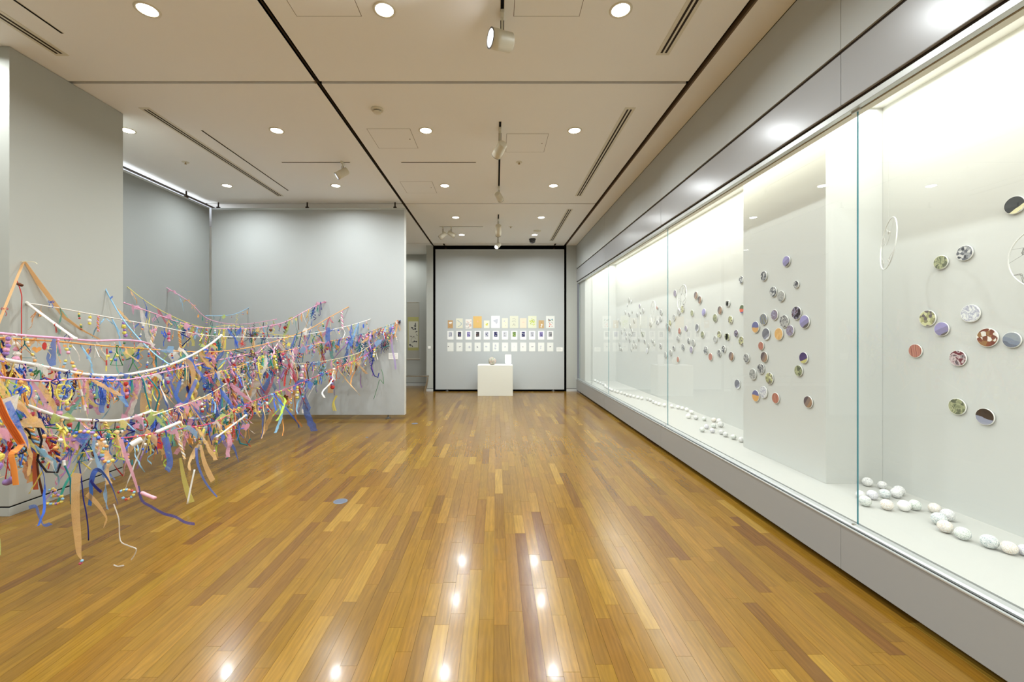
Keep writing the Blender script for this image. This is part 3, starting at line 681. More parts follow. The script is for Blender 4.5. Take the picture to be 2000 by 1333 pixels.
# ------------------------------------------------------------------ photo discs in the case
XB, XC = 2.975, 2.536
def face_mat(name, pal, kind, ang=0.0, scale=22.0):
    m = bpy.data.materials.new('disc_print_' + name); m.use_nodes = True; nt = m.node_tree; b = nt.nodes['Principled BSDF']; L = nt.links.new
    tc = nt.nodes.new('ShaderNodeTexCoord'); oi = nt.nodes.new('ShaderNodeObjectInfo')
    mp = nt.nodes.new('ShaderNodeMapping'); L(tc.outputs['Object'], mp.inputs[0]); mp.inputs['Rotation'].default_value = (ang, 0, 0)
    ad = nt.nodes.new('ShaderNodeVectorMath'); ad.operation = 'ADD'
    k = nt.nodes.new('ShaderNodeMath'); k.operation = 'MULTIPLY'; k.inputs[1].default_value = 13.0 if kind != 'split' else 0.02
    L(oi.outputs['Random'], k.inputs[0]); L(mp.outputs[0], ad.inputs[0]); L(k.outputs[0], ad.inputs[1])
    if kind == 'noise':
        n = nt.nodes.new('ShaderNodeTexNoise'); n.inputs['Scale'].default_value = scale; n.inputs['Detail'].default_value = 3; n.inputs['Distortion'].default_value = 1.2
        L(ad.outputs[0], n.inputs['Vector']); f = n.outputs['Fac']; lo, hi = .32, .68
    elif kind == 'cells':
        n = nt.nodes.new('ShaderNodeTexVoronoi'); n.inputs['Scale'].default_value = scale; L(ad.outputs[0], n.inputs['Vector'])
        sp = nt.nodes.new('ShaderNodeSeparateColor'); L(n.outputs['Color'], sp.inputs[0]); f = sp.outputs[0]; lo, hi = 0, 1
    elif kind == 'wave':
        n = nt.nodes.new('ShaderNodeTexWave'); n.inputs['Scale'].default_value = scale * .4; n.inputs['Distortion'].default_value = 5; n.bands_direction = 'Y'
        L(ad.outputs[0], n.inputs['Vector']); f = n.outputs['Fac']; lo, hi = 0, 1
    else:
        sp = nt.nodes.new('ShaderNodeSeparateXYZ'); L(ad.outputs[0], sp.inputs[0])
        n = nt.nodes.new('ShaderNodeTexNoise'); n.inputs['Scale'].default_value = 18; L(tc.outputs['Object'], n.inputs['Vector'])
        a1 = nt.nodes.new('ShaderNodeMath'); a1.operation = 'MULTIPLY_ADD'; a1.inputs[1].default_value = 0.02; L(n.outputs['Fac'], a1.inputs[0]); L(sp.outputs[2], a1.inputs[2])
        f = a1.outputs[0]; lo, hi = -.045, .06
    mr = nt.nodes.new('ShaderNodeMapRange'); mr.inputs[1].default_value = lo; mr.inputs[2].default_value = hi; L(f, mr.inputs[0])
    rp = nt.nodes.new('ShaderNodeValToRGB'); L(mr.outputs[0], rp.inputs[0]); e = rp.color_ramp.elements
    rp.color_ramp.interpolation = 'CONSTANT' if kind in ('split', 'cells') else 'EASE'
    e[0].position = 0; e[0].color = srgb(pal[0]); e[1].position = (len(pal) - 1) / len(pal); e[1].color = srgb(pal[-1])
    for i, c in enumerate(pal[1:-1]): e.new((i + 1) / len(pal)).color = srgb(c)
    L(rp.outputs[0], b.inputs['Base Color']); b.inputs['Roughness'].default_value = 0.3
    return m
FM = {
 'grey': ('hazed grey', face_mat('grey', [(120, 122, 122), (160, 160, 158), (188, 188, 184), (140, 142, 140)], 'noise')),  # greys lightened to paint the glass reflection's haze into the print
 'dark': ('dark grey', face_mat('dark', [(72, 72, 78), (110, 110, 114), (196, 196, 192), (90, 90, 96)], 'noise', scale=28)),  # dark tones lifted too, reflection haze put into the colours
 'bark': ('grey speckled', face_mat('bark', [(70, 72, 78), (150, 152, 154), (96, 98, 104), (200, 200, 198)], 'cells', scale=60)),
 'green': ('mossy green', face_mat('green', [(72, 80, 62), (130, 136, 104), (176, 178, 140), (96, 100, 80)], 'noise')),
 'olive': ('yellow-green leafy', face_mat('olive', [(136, 134, 104), (168, 168, 120), (206, 206, 160), (110, 100, 100)], 'cells', scale=55)),
 'lilac': ('lilac blue', face_mat('lilac', [(96, 90, 84), (140, 134, 170), (158, 152, 200)], 'split', ang=.5)),
 'violet': ('violet grey', face_mat('violet', [(120, 112, 132), (150, 146, 172), (130, 112, 120), (164, 162, 190)], 'noise')),
 'blueor': ('half blue half orange', face_mat('blueor', [(214, 166, 104), (214, 166, 104), (110, 112, 158)], 'split')),
 'orange': ('plain orange', face_mat('orange', [(218, 174, 112), (224, 184, 124), (214, 168, 106)], 'noise')),
 'rust': ('rust and white', face_mat('rust', [(130, 74, 56), (120, 70, 54), (228, 224, 216), (150, 112, 74)], 'cells', scale=48)),
 'red': ('dark red', face_mat('red', [(128, 46, 48), (96, 88, 92), (206, 190, 190), (110, 52, 60)], 'noise', scale=20)),
 'brick': ('pinkish brick', face_mat('brick', [(150, 92, 78), (196, 140, 120), (176, 116, 100)], 'wave')),
 'brown': ('brown and grey', face_mat('brown', [(120, 86, 62), (160, 130, 104), (136, 118, 110), (98, 86, 90)], 'split', ang=1.0)),
 'plum': ('dark plum', face_mat('plum', [(52, 40, 48), (92, 56, 66), (150, 146, 168), (44, 34, 40)], 'noise', scale=18)),
 'sky': ('blue grey sky', face_mat('sky', [(84, 66, 62), (110, 116, 130), (130, 140, 156), (150, 158, 166)], 'split', ang=-.4)),
 'blueyel': ('blue and yellow streaked', face_mat('blueyel', [(96, 112, 150), (150, 160, 170), (180, 150, 110), (120, 128, 120)], 'wave', ang=.6)),
 'purple': ('purple and lime', face_mat('purple', [(186, 190, 110), (196, 190, 120), (80, 62, 110), (74, 58, 104)], 'split', ang=.35)),
 'white': ('nearly white', face_mat('white', [(206, 208, 208), (220, 222, 222), (170, 172, 190), (228, 230, 228)], 'noise', scale=30)),
 'snow': ('slate and white', face_mat('snow', [(220, 224, 228), (140, 142, 156), (112, 114, 124), (120, 122, 132)], 'split', ang=.5)),
 'beam': ('charcoal with pale yellow beams', face_mat('beam', [(130, 150, 170), (226, 222, 180), (66, 68, 70), (72, 74, 76)], 'split', ang=.5)),
 'orred': ('green and orange red', face_mat('orred', [(100, 96, 150), (214, 104, 80), (96, 110, 80)], 'split')),
 'candle': ('dark brown over pale blue', face_mat('candle', [(160, 162, 176), (150, 154, 172), (70, 56, 46), (66, 52, 42)], 'split', ang=-.2)),
}
_db = {}
def disc(px, py, hp, X, style, where, note=''):
    Y = F * X / (px - VX)
    Y = F * (X - 0.0125) / (px - VX)
    r = max(0.022, hp * Y / F / 2)
    rq = round(r, 3)
    if rq not in _db:
        M = XM((0, 0, 0), (-1, 0, 0))
        body = MB().lathe([(r * .3, -0.012), (r * .3, -0.006), (r, -0.006), (r, 0.0)], 28, M).mesh('body', M_white)
        fc = MB().lathe([(r * .955, 0.0), (r * .95, 0.0012)], 28, M).mesh('print', None)
        _db[rq] = (body, fc)
    body, fc = _db[rq]; desc, fm = FM[style]
    size = 'small ' if r < 0.036 else ''
    t = thing('photo_disc', ('%sround %s photo disc %s' % (size, desc, where)), 'photo disc', (X - 0.0125, Y, EYE - (py - VY) * Y / F), group='round photo discs in the glass case')
    link('body', body, t); o = link('print', fc, t); o.material_slots[0].link = 'OBJECT'; o.material_slots[0].material = fm
def nA(x, y): return 1120 + x / 6.6667, 480 + y / 6.6667
def nB(x, y): return 1120 + x / 6.6667, 640 + y / 6.6667
def nC(x, y): return 1400 + x / 6.6667, 480 + y / 6.6667
def nD(x, y): return 1400 + x / 6.6667, 660 + y / 6.6667
def nE(x, y): return 1680 + x / 6.25, 340 + y / 6.25
def nF(x, y): return 1700 + x / 4.443, 550 + y / 4.443
# near wall
for f, x, y, h, s, wh in [
 (nE, 1880, 380, 215, 'beam', 'high on the near case wall'), (nE, 980, 1080, 170, 'green', 'beside a grey one above the near group'), (nE, 1270, 965, 185, 'bark', 'above the near group on the case wall'),
 (nF, 493, 320, 142, 'olive', 'touching a blue one on the near case wall'), (nF, 615, 413, 122, 'lilac', 'just under the leafy one, near case wall'), (nF, 865, 278, 152, 'white', 'with specks above the rust one'),
 (nF, 1012, 487, 163, 'rust', 'in the middle of the near group'), (nF, 1224, 508, 137, 'sky', 'right beside the rust and white one'), (nF, 387, 603, 118, 'brick', 'small one lowest by the glass joint'),
 (nF, 755, 667, 137, 'red', 'below the rust and white one'), (nF, 750, 1087, 142, 'green', 'of the lowest near pair, beside the brown one'), (nF, 990, 1175, 145, 'candle', 'lowest on the near case wall')]:
    px, py = f(x, y); disc(px, py, h / (6.25 if f is nE else 4.443), XB, s, wh)
# column
for f, x, y, h, s, wh in [
 (nC, 902, 205, 140, 'lilac', 'topmost on the case column'), (nC, 608, 397, 130, 'bark', 'second from the top on the case column'), (nC, 1030, 508, 95, 'dark', 'small one near the right edge, upper column'),
 (nC, 730, 603, 135, 'bark', 'touching a plain grey one on the column'), (nC, 832, 660, 140, 'grey', 'touching a speckled one on the upper column'), (nC, 747, 902, 135, 'violet', 'with a mauve cast, middle of the column'),
 (nC, 603, 960, 150, 'blueyel', 'above the half orange one on the column'), (nC, 872, 987, 165, 'dark', 'large one in the middle of the column'), (nC, 1032, 878, 175, 'plum', 'largest one on the column'),
 (nC, 1138, 992, 175, 'lilac', 'just below the dark plum one'), (nC, 500, 1062, 150, 'blueor', 'at the left edge of the column'), (nC, 637, 1152, 155, 'snow', 'below the streaked one on the column'),
 (nC, 803, 1152, 160, 'orange', 'in the middle of the column'), (nC, 950, 1108, 145, 'violet', 'right of the plain orange one'), (nD, 573, 107, 110, 'brick', 'small one on the lower column'),
 (nD, 613, 253, 140, 'brown', 'under the pinkish brick one'), (nD, 570, 405, 140, 'dark', 'under the brown one on the lower column'), (nD, 465, 477, 145, 'grey', 'at the lower left of the column'),
 (nD, 680, 530, 155, 'olive', 'of the lower column group'), (nD, 382, 267, 120, 'dark', 'hard against the left column edge'), (nD, 1125, 262, 145, 'purple', 'right side of the lower column'),
 (nD, 1060, 430, 145, 'green', 'just below the purple and lime one'), (nD, 503, 757, 150, 'blueor', 'at the bottom left of the column'), (nD, 603, 710, 155, 'white', 'touching a blue and orange one low down'),
 (nD, 762, 787, 140, 'brick', 'low on the column right of the white one'), (nD, 1185, 837, 155, 'brown', 'lowest at the right of the column')]:
    px, py = f(x, y); disc(px, py, h / 6.6667, XC, s, wh)
# far stretch of the back wall
far = [(nC, 315, 447, 100, 'bark'), (nC, 145, 757, 85, 'grey'), (nC, 175, 967, 105, 'olive'), (nC, 327, 828, 115, 'orred'), (nC, 138, 1190, 95, 'green'), (nC, 250, 1145, 95, 'plum'), (nC, 317, 1243, 120, 'olive'),
 (nD, 265, 605, 125, 'snow'), (nD, 187, 243, 120, 'brown'), (nD, 87, 150, 95, 'bark'),
 (nA, 1905, 842, 110, 'brown'), (nA, 1842, 943, 110, 'green'), (nA, 1608, 1070, 100, 'snow'), (nA, 1462, 1080, 75, 'violet'), (nA, 1380, 1112, 80, 'brick'), (nA, 1358, 1217, 75, 'dark'),
 (nA, 1498, 1243, 75, 'bark'), (nA, 1558, 1268, 90, 'grey'), (nA, 1678, 1160, 90, 'green'), (nA, 1895, 1157, 90, 'olive'), (nA, 1843, 1222, 90, 'grey'), (nA, 1995, 757, 80, 'grey'), (nA, 1990, 1187, 90, 'green'),
 (nA, 1697, 873, 105, 'lilac'), (nA, 1542, 880, 85, 'green'), (nA, 1593, 650, 105, 'brown'), (nA, 1643, 707, 100, 'brown'), (nA, 1418, 827, 95, 'olive'), (nA, 1368, 865, 90, 'grey'), (nA, 1320, 622, 90, 'violet'),
 (nA, 1308, 937, 85, 'grey'), (nA, 1255, 1003, 75, 'olive'), (nA, 1243, 1083, 70, 'brown'), (nA, 1212, 1045, 75, 'grey'), (nA, 1138, 872, 75, 'dark'), (nA, 1128, 957, 75, 'grey'), (nA, 1093, 1003, 70, 'bark'),
 (nA, 1088, 810, 45, 'brick'), (nA, 1000, 1027, 65, 'dark'), (nA, 1130, 1310, 70, 'dark'), (nA, 973, 1305, 65, 'grey'), (nA, 1047, 1278, 65, 'grey'), (nA, 1018, 1243, 50, 'grey'), (nA, 925, 1253, 60, 'dark'),
 (nA, 845, 1225, 50, 'grey'), (nA, 787, 1253, 45, 'dark'), (nA, 728, 1235, 60, 'dark'), (nA, 722, 1150, 45, 'grey'), (nA, 683, 1150, 45, 'dark'), (nA, 758, 1115, 60, 'dark'), (nA, 625, 1125, 65, 'grey'),
 (nA, 663, 1095, 50, 'grey'), (nA, 735, 1050, 60, 'grey'), (nA, 603, 1003, 60, 'grey'), (nA, 577, 975, 40, 'white'), (nA, 787, 985, 60, 'dark'), (nA, 868, 872, 35, 'bark'), (nA, 828, 905, 55, 'dark'),
 (nA, 722, 902, 60, 'dark'), (nA, 758, 860, 45, 'grey'), (nA, 670, 872, 50, 'grey'), (nA, 903, 850, 65, 'grey'), (nA, 860, 787, 55, 'violet'), (nA, 697, 775, 35, 'white'), (nA, 748, 730, 45, 'white'), (nA, 718, 705, 60, 'grey'),
 (nA, 810, 1310, 60, 'grey'), (nA, 772, 1310, 60, 'grey'), (nA, 595, 1290, 60, 'grey'), (nA, 880, 1120, 50, 'grey'), (nA, 900, 1165, 45, 'dark'), (nA, 683, 1205, 50, 'bark'), (nA, 745, 1165, 35, 'grey'),
 (nB, 1303, 270, 65, 'dark'), (nB, 1262, 330, 80, 'grey'), (nB, 1195, 358, 80, 'grey'), (nB, 1360, 418, 75, 'brick'), (nB, 1423, 258, 85, 'bark'), (nB, 1532, 290, 90, 'violet'), (nB, 1720, 297, 105, 'bark'),
 (nB, 1783, 383, 100, 'brick'), (nB, 1893, 337, 100, 'dark'), (nB, 955, 303, 75, 'white'), (nB, 748, 293, 45, 'grey'), (nB, 625, 290, 50, 'grey'), (nB, 605, 280, 45, 'grey')]
fl_ = []
for f, x, y, h, s in far:
    px, py = f(x, y); fl_.append((px, py, h / 6.6667, s))
cnt = {}
bands = [(1400, 'between column and dense group'), (1304, 'beyond the second glass joint'), (0, 'at the far end of the case wall')]
tens = lambda n: (ordn + ['%dth' % i for i in range(13, 60)])[n]
for (px, py, h, s) in sorted(fl_, key=lambda q: -q[0]):
    lv = 'top' if py < 610 else 'upper' if py < 635 else 'middle' if py < 665 else 'lower'
    zone = 'back wall by column' if px > 1400 else 'mid back wall' if px > 1304 else 'wall past second joint' if px > 1240 else 'far wall'
    key = (s, lv, zone); n = cnt.get(key, 0); cnt[key] = n + 1
    wh = '%s, %s level' % (zone, lv)
    if n: wh += ', %s from the column' % tens(n)
    disc(px, py, h, XB, s, wh)

# ------------------------------------------------------------------ thread balls on the case floor
def ballmat(name, fleck):
    m = bpy.data.materials.new('ball_' + name); m.use_nodes = True; nt = m.node_tree; b = nt.nodes['Principled BSDF']; L = nt.links.new
    tc = nt.nodes.new('ShaderNodeTexCoord'); v = nt.nodes.new('ShaderNodeTexNoise'); v.inputs['Scale'].default_value = 6.5; v.inputs['Detail'].default_value = 5; v.inputs['Distortion'].default_value = 3.0
    oi = nt.nodes.new('ShaderNodeObjectInfo'); ad = nt.nodes.new('ShaderNodeVectorMath'); ad.operation = 'ADD'; L(tc.outputs['Object'], ad.inputs[0]); L(oi.outputs['Random'], ad.inputs[1]); L(ad.outputs[0], v.inputs['Vector'])
    rp = nt.nodes.new('ShaderNodeValToRGB'); L(v.outputs['Fac'], rp.inputs[0]); e = rp.color_ramp.elements
    e[0].position = 0.448; e[0].color = srgb(tuple(int(v * .95) for v in fleck)); e[1].position = 0.472; e[1].color = srgb((242, 242, 238))
    L(rp.outputs[0], b.inputs['Base Color']); b.inputs['Roughness'].default_value = 0.7; return m
BM = {'green': ballmat('green', (130, 160, 140)), 'violet': ballmat('violet', (150, 146, 190)), 'orange': ballmat('orange', (214, 180, 140)), 'grey': ballmat('grey', (170, 172, 176)), 'teal': ballmat('teal', (96, 140, 150)), 'plain': mat('ball_plain', (244, 243, 238), 0.7)}
bmesh_ = MB().sphere((0, 0, 0), 1.0, 20, 14).mesh('ball_body', None, True)
wind = []
for q in range(3):
    tm = MB()
    for k in range(7):
        M = Matrix.Rotation(R.uniform(0, PI), 3, 'X') @ Matrix.Rotation(R.uniform(0, PI), 3, 'Y')
        tm.tube([M @ Vector((1.0 * math.cos(a * PI / 12), 1.0 * math.sin(a * PI / 12), 0)) for a in range(24)], 0.018, 3, k % 2, closed=True)
    wind.append(tm.mesh('thread_winding', [M_white, ink['pale']]))
balls = []
for (cx, bt, hh, c) in [(470, 503, 85, 'grey'), (615, 530, 75, 'grey'), (403, 628, 80, 'grey'), (518, 633, 90, 'violet'), (640, 622, 90, 'teal'), (750, 617, 92, 'grey'), (778, 592, 92, 'grey'), (448, 697, 100, 'green'), (660, 735, 103, 'orange'), (827, 746, 105, 'plain'), (932, 737, 100, 'green'), (1125, 765, 95, 'orange'), (1252, 838, 110, 'grey'), (1168, 882, 120, 'teal'), (1228, 955, 118, 'orange'), (1400, 1025, 120, 'green'), (1668, 1110, 130, 'teal'), (1920, 1172, 122, 'orange'), (2005, 1182, 100, 'violet')]:
    balls.append((1600 + cx / 4.9925, 850 + bt / 4.9925, hh / 4.9925, c))
for (cx, bt, hh, c) in [(120, 178, 60, 'plain'), (240, 200, 60, 'plain'), (330, 218, 60, 'plain'), (415, 245, 70, 'plain'), (505, 300, 80, 'plain'), (448, 385, 95, 'plain'), (592, 410, 85, 'grey'), (755, 432, 80, 'green'), (942, 455, 85, 'orange'), (1045, 470, 85, 'plain'), (1072, 555, 110, 'grey'), (938, 570, 85, 'green'), (800, 588, 85, 'violet'), (715, 648, 95, 'green'), (912, 668, 85, 'violet'), (1090, 700, 80, 'grey'), (1170, 745, 90, 'grey'), (1325, 795, 95, 'green'), (1480, 850, 85, 'grey')]:
    balls.append((1300 + cx / 10, 780 + bt / 10, hh / 10, c))
for (cx, bt, hh) in [(1185, 1040, 42), (1115, 1025, 40), (1075, 1012, 40), (1040, 995, 42), (1000, 970, 38), (960, 957, 36), (890, 946, 38), (840, 935, 38), (785, 922, 38), (745, 912, 36), (700, 900, 36), (665, 885, 34), (625, 873, 34), (575, 860, 34), (540, 850, 34), (500, 838, 34), (470, 822, 34), (440, 806, 34), (418, 790, 34), (412, 770, 34), (385, 757, 32), (350, 743, 32), (315, 727, 32), (285, 712, 32), (262, 698, 30)]:
    balls.append((1120 + cx / 6.6667, 640 + bt / 6.6667, hh / 6.6667, 'plain' if R.random() < .6 else 'grey'))
cl = {'grey': 'grey-flecked white', 'violet': 'violet-flecked white', 'teal': 'blue-green flecked white', 'green': 'green-flecked white', 'orange': 'orange-flecked white', 'plain': 'plain white'}
cnt = {}; placed = []
for (px, by, hp, c) in sorted(balls, key=lambda q: -q[1]):
    hgt = EYE - CASE_Z0; Y = F * hgt / (by - VY - 0.6); X = (px - VX) * Y / F; r = max(0.028, min(0.045, hp / 2 * Y / F))
    X = min(X, XB - r - 0.003); X = max(X, 2.215 + r)
    if 3.27 - r < Y < 4.36 + r and X > 2.536 - r: X = 2.536 - r - 0.004
    if Y > 10.5 - r: Y = 10.5 - r
    for _ in range(12):
        for (ax, ay, ar) in placed:
            d_ = math.hypot(X - ax, Y - ay)
            if d_ < r + ar:
                s_ = (r + ar - d_) + 0.001; ux, uy = ((X - ax) / d_, (Y - ay) / d_) if d_ > 1e-5 else (0, 1)
                X += ux * s_; Y += uy * s_
    X = min(X, XB - r - 0.001)
    placed.append((X, Y, r))
    zone = 'near cluster' if Y < 3.2 and Y > 2.45 else 'nearest trail' if Y <= 2.45 else 'cluster past the column' if Y < 5.6 else 'far trail'
    n = cnt.get((c, zone), 0); cnt[(c, zone)] = n + 1
    lab = '%s thread ball on case floor, %s' % (cl[c], zone) + ('' if not n else ', %s from the front' % tens(n))
    t = thing('thread_ball', lab, 'ball', (X, Y, CASE_Z0 + r), (R.uniform(0, 6), R.uniform(0, 6), R.uniform(0, 6)), group='white thread balls on the case floor')
    t.scale = (r, r, r)
    o = link('ball_body', bmesh_, t); o.material_slots[0].link = 'OBJECT'; o.material_slots[0].material = BM[c]
    link('thread_winding', wind[len(placed) % 3], t)

# ------------------------------------------------------------------ hoops with thread webs hanging in the case
M_clear = mat('clear_hoop', (232, 234, 230), 0.15)
M_web = mat('web_thread', (120, 120, 116), 0.8)
M_webp = mat('web_thread_pale', (200, 198, 192), 0.8)
def hoop(label, px, py, X, r, nrm, web=M_web, dens=26):
    Y = F * X / (px - VX); z = EYE - (py - VY) * Y / F
    t = thing('web_hoop', label, 'hoop', (X, Y, z), group='hoops with thread webs'); M = XM((0, 0, 0), nrm)
    part('ring', MB().tube([M @ Vector((r * math.cos(a * PI / 24), r * math.sin(a * PI / 24), 0)) for a in range(48)], 0.0035, 8, closed=True), M_clear, t, smooth=True)
    wm = MB(); nodes = [Vector((r * math.cos(a), r * math.sin(a), 0)) for a in [2 * PI * k / 14 + R.uniform(-.1, .1) for k in range(14)]]
    inner = [Vector((rr * math.cos(a), rr * math.sin(a), R.uniform(-.01, .01))) for rr, a in [(r * math.sqrt(R.random()) * .9, R.uniform(0, 6.28)) for _ in range(dens)]]
    alln = nodes + inner
    for p in inner:
        for q in sorted(alln, key=lambda q: (q - p).length)[1:4]:
            mid = (p + q) / 2 + Vector((R.uniform(-.01, .01), R.uniform(-.01, .01), 0))
            wm.tube([M @ p, M @ mid, M @ q], 0.0009, 3)
    for p in nodes:
        q = min(inner, key=lambda q: (q - p).length); wm.tube([M @ p, M @ q], 0.0009, 3)
    part('thread_web', wm, web, t)
    part('hanging_thread', MB().tube([(0, 0, r), (0, 0, 3.24 - z)], 0.0005, 3), M_webp, t)
hoop('clear hoop with dark thread web at the near end of the case', 2046, 500, 2.80, 0.165, (-1, 0.0, 0))
hoop('clear hoop turned almost edge-on beside the near glass joint', 1735, 476, 2.60, 0.17, (-0.86, 0.50, 0.1), M_webp, 14)
hoop('pale hoop with fine thread web high past the second joint', 1332, 582, 2.72, 0.19, (-1, 0.1, 0.1), M_web, 30)
hoop('pale reddish web hoop beyond the second glass joint', 1276, 610, 2.72, 0.20, (-1, 0.15, 0), M_webp, 26)
hoop('slim hoop hanging near the far end of the case', 1251, 632, 2.60, 0.16, (-0.9, 0.3, 0), M_webp, 12)
# ------------------------------------------------------------------ hung cord work
PAL = dict(blue=(72, 108, 206), navy=(44, 48, 124), sky=(146, 192, 224), teal=(40, 118, 126), turquoise=(72, 172, 156), pink=(228, 166, 194), rose=(204, 86, 114), red=(192, 66, 62),
           orange=(232, 166, 96), peach=(234, 196, 142), yellow=(232, 216, 108), lime=(178, 206, 84), green=(58, 122, 72), lilac=(164, 130, 198), purple=(92, 52, 142), brown=(96, 56, 36), black=(38, 32, 38), white=(232, 228, 220), cream=(222, 210, 170))
CM = {k: mat('yarn_' + k, v, 0.8, spec=0.2, grain=0.12, gscale=400) for k, v in PAL.items()}
BD = {k: mat('bead_' + k, v, 0.35) for k, v in PAL.items()}
def sheer(name, col, tr=0.50):
    m = bpy.data.materials.new('organza_' + name); m.use_nodes = True; nt = m.node_tree; nt.nodes.clear(); L = nt.links.new
    o = nt.nodes.new('ShaderNodeOutputMaterial'); mx = nt.nodes.new('ShaderNodeMixShader'); m2 = nt.nodes.new('ShaderNodeMixShader')
    t = nt.nodes.new('ShaderNodeBsdfTransparent'); d = nt.nodes.new('ShaderNodeBsdfDiffuse'); tl = nt.nodes.new('ShaderNodeBsdfTranslucent')
    c = srgb(col); d.inputs[0].default_value = c; tl.inputs[0].default_value = c
    n = nt.nodes.new('ShaderNodeTexNoise'); n.inputs['Scale'].default_value = 220; tc = nt.nodes.new('ShaderNodeTexCoord'); L(tc.outputs['Object'], n.inputs['Vector'])
    mr = nt.nodes.new('ShaderNodeMapRange'); mr.inputs[1].default_value = .3; mr.inputs[2].default_value = .7; mr.inputs[3].default_value = 1 - tr - .06; mr.inputs[4].default_value = 1 - tr + .06; L(n.outputs['Fac'], mr.inputs[0])
    m2.inputs[0].default_value = .5; L(d.outputs[0], m2.inputs[1]); L(tl.outputs[0], m2.inputs[2])
    L(mr.outputs[0], mx.inputs[0]); L(t.outputs[0], mx.inputs[1]); L(m2.outputs[0], mx.inputs[2]); L(mx.outputs[0], o.inputs[0]); return m
SH = {k: sheer(k, v) for k, v in dict(blue=(104, 142, 224), navy=(72, 84, 176), sky=(156, 198, 232), pink=(236, 184, 206), peach=(244, 208, 152), orange=(232, 164, 92), yellow=(230, 222, 136), lime=(206, 220, 140), lilac=(192, 172, 222), white=(240, 236, 230), rose=(222, 130, 150), turquoise=(120, 196, 184)).items()}
U = R.uniform
# --- mesh variants; each variant: (root_mesh, [(part_name, mesh, role, location)])
def v3(*a): return Vector(a)
def wander(n, step, sway, z0=0.0, up=False):
    p = v3(0, 0, z0); a = U(0, 6.28); out = [p.copy()]
    for _ in range(n):
        a += U(-.7, .7); p = p + v3(math.cos(a) * sway, math.sin(a) * sway * .7, -step * (1 if not up else -1)); out.append(p.copy())
    return out
def ribbon_mesh(name, wd, ln, n=9, sway=0.014, twist=1.0, knot=True):
    n = int(n * 1.5); sway *= .8
    mb = MB(); pts = wander(n, ln / n, sway); a = U(0, 3.14); wv = []
    for i in range(len(pts)):
        a += U(-.35, .35) * twist; k = 0.3 if i == 0 else U(.72, 1.12) if i > 2 else .65
        wv.append(v3(math.cos(a), math.sin(a), U(-.15, .15)) * wd / 2 * k)
    mb.strip(pts, wv, 0.0008)
    if knot:
        mb.sphere((0, 0, 0.002), 0.009, 7, 5, sq=(1.2, 1, .8))
        q = wander(4, ln * .1, sway * 1.6); mb.strip(q, [w_ * .8 for w_ in wv[:5]], 0.0008)
    return mb
def pc_path(shape):
    r = 0.0035
    if shape == 'zigzag': return [v3(U(-.03, .03) + (.03 if i % 2 else -.03), U(-.01, .01), -i * .04) for i in range(6)]
    if shape == 'hook': return [v3(0, 0, 0), v3(.01, 0, -.05), v3(0, .01, -.12), v3(.02, 0, -.17), v3(.05, 0, -.18), v3(.06, 0, -.15)]
    if shape == 'spiral': return [v3(.018 * math.cos(i * .8), .018 * math.sin(i * .8), -.012 - i * .0055) for i in range(30)]
    if shape == 'straight rod': return [v3(0, 0, 0), v3(U(-.02, .02), 0, -.06), v3(U(-.05, .05), U(-.02, .02), -.2)]
    if shape == 'loop': return [v3(0, 0, 0)] + [v3(.035 * math.sin(i * .45), .006 * i / 14, -.02 - .045 * (1 - math.cos(i * .45))) for i in range(14)]
    if shape == 'triangle': return [v3(0, 0, 0), v3(0, 0, -.03), v3(-.06, 0, -.13), v3(.06, .01, -.13), v3(0, 0, -.032)]
    return [v3(0, 0, 0), v3(0, 0, -.1)]
def seg_path(pts, k=2):
    return pts
def tube_at(mb, pts, r, n=5): mb.tube(pts, r, n)
VAR = {}
def reg(kind, root, parts=(), extra=''): VAR.setdefault(kind, []).append((root, list(parts), extra))
for _ in range(9): reg('sheer_ribbon', ribbon_mesh('r', U(.03, .058), U(.22, .46), 10, .018, 1.2).mesh('sheer_ribbon', None))
for _ in range(9): reg('narrow_ribbon', ribbon_mesh('r', U(.010, .018), U(.16, .38), 11, .016, 1.5).mesh('narrow_ribbon', None))
for shp in ('zigzag', 'hook', 'spiral', 'straight rod', 'loop', 'triangle'):
    for _ in range(2):
        mb = MB(); mb.tube(pc_path(shp), .0036, 5)
        mb.tube([v3(.011 * math.cos(a * .9), .011 * math.sin(a * .9) * .3, .004 + .008 * math.sin(a * .9)) for a in range(7)], .003, 4)
        reg('pipe_cleaner', mb.mesh('pipe_cleaner', None), extra=shp)
for _ in range(2):   # little stick figures of twisted wire
    mb = MB(); mb.tube([v3(0, 0, 0), v3(0, 0, -.03), v3(.012, 0, -.045), v3(0, 0, -.06), v3(-.012, 0, -.045), v3(0, 0, -.03)], .0036, 5)
    mb.tube([v3(0, 0, -.06), v3(0, 0, -.11)], .0055, 5); mb.tube([v3(-.06, 0, -.05 - U(0, .03)), v3(0, 0, -.075), v3(.06, 0, -.06 - U(0, .03))], .0036, 5)
    mb.tube([v3(-.04, 0, -.18), v3(0, 0, -.11), v3(.04, 0, -.18)], .0036, 5); reg('pipe_cleaner', mb.mesh('pipe_cleaner', None), extra='figure')
for _ in range(2):
    mb = MB(); mb.tube([v3(0, 0, 0), v3(0, 0, -.05)], .002, 4)
    for k in range(6):
        a = k * PI / 6 + U(-.1, .1); mb.tube([v3(.05 * math.cos(a), 0, -.09 + .05 * math.sin(a)), v3(-.05 * math.cos(a), .004, -.09 - .05 * math.sin(a))], .0034, 4)
    reg('pipe_cleaner', mb.mesh('pipe_cleaner', None), extra='star')
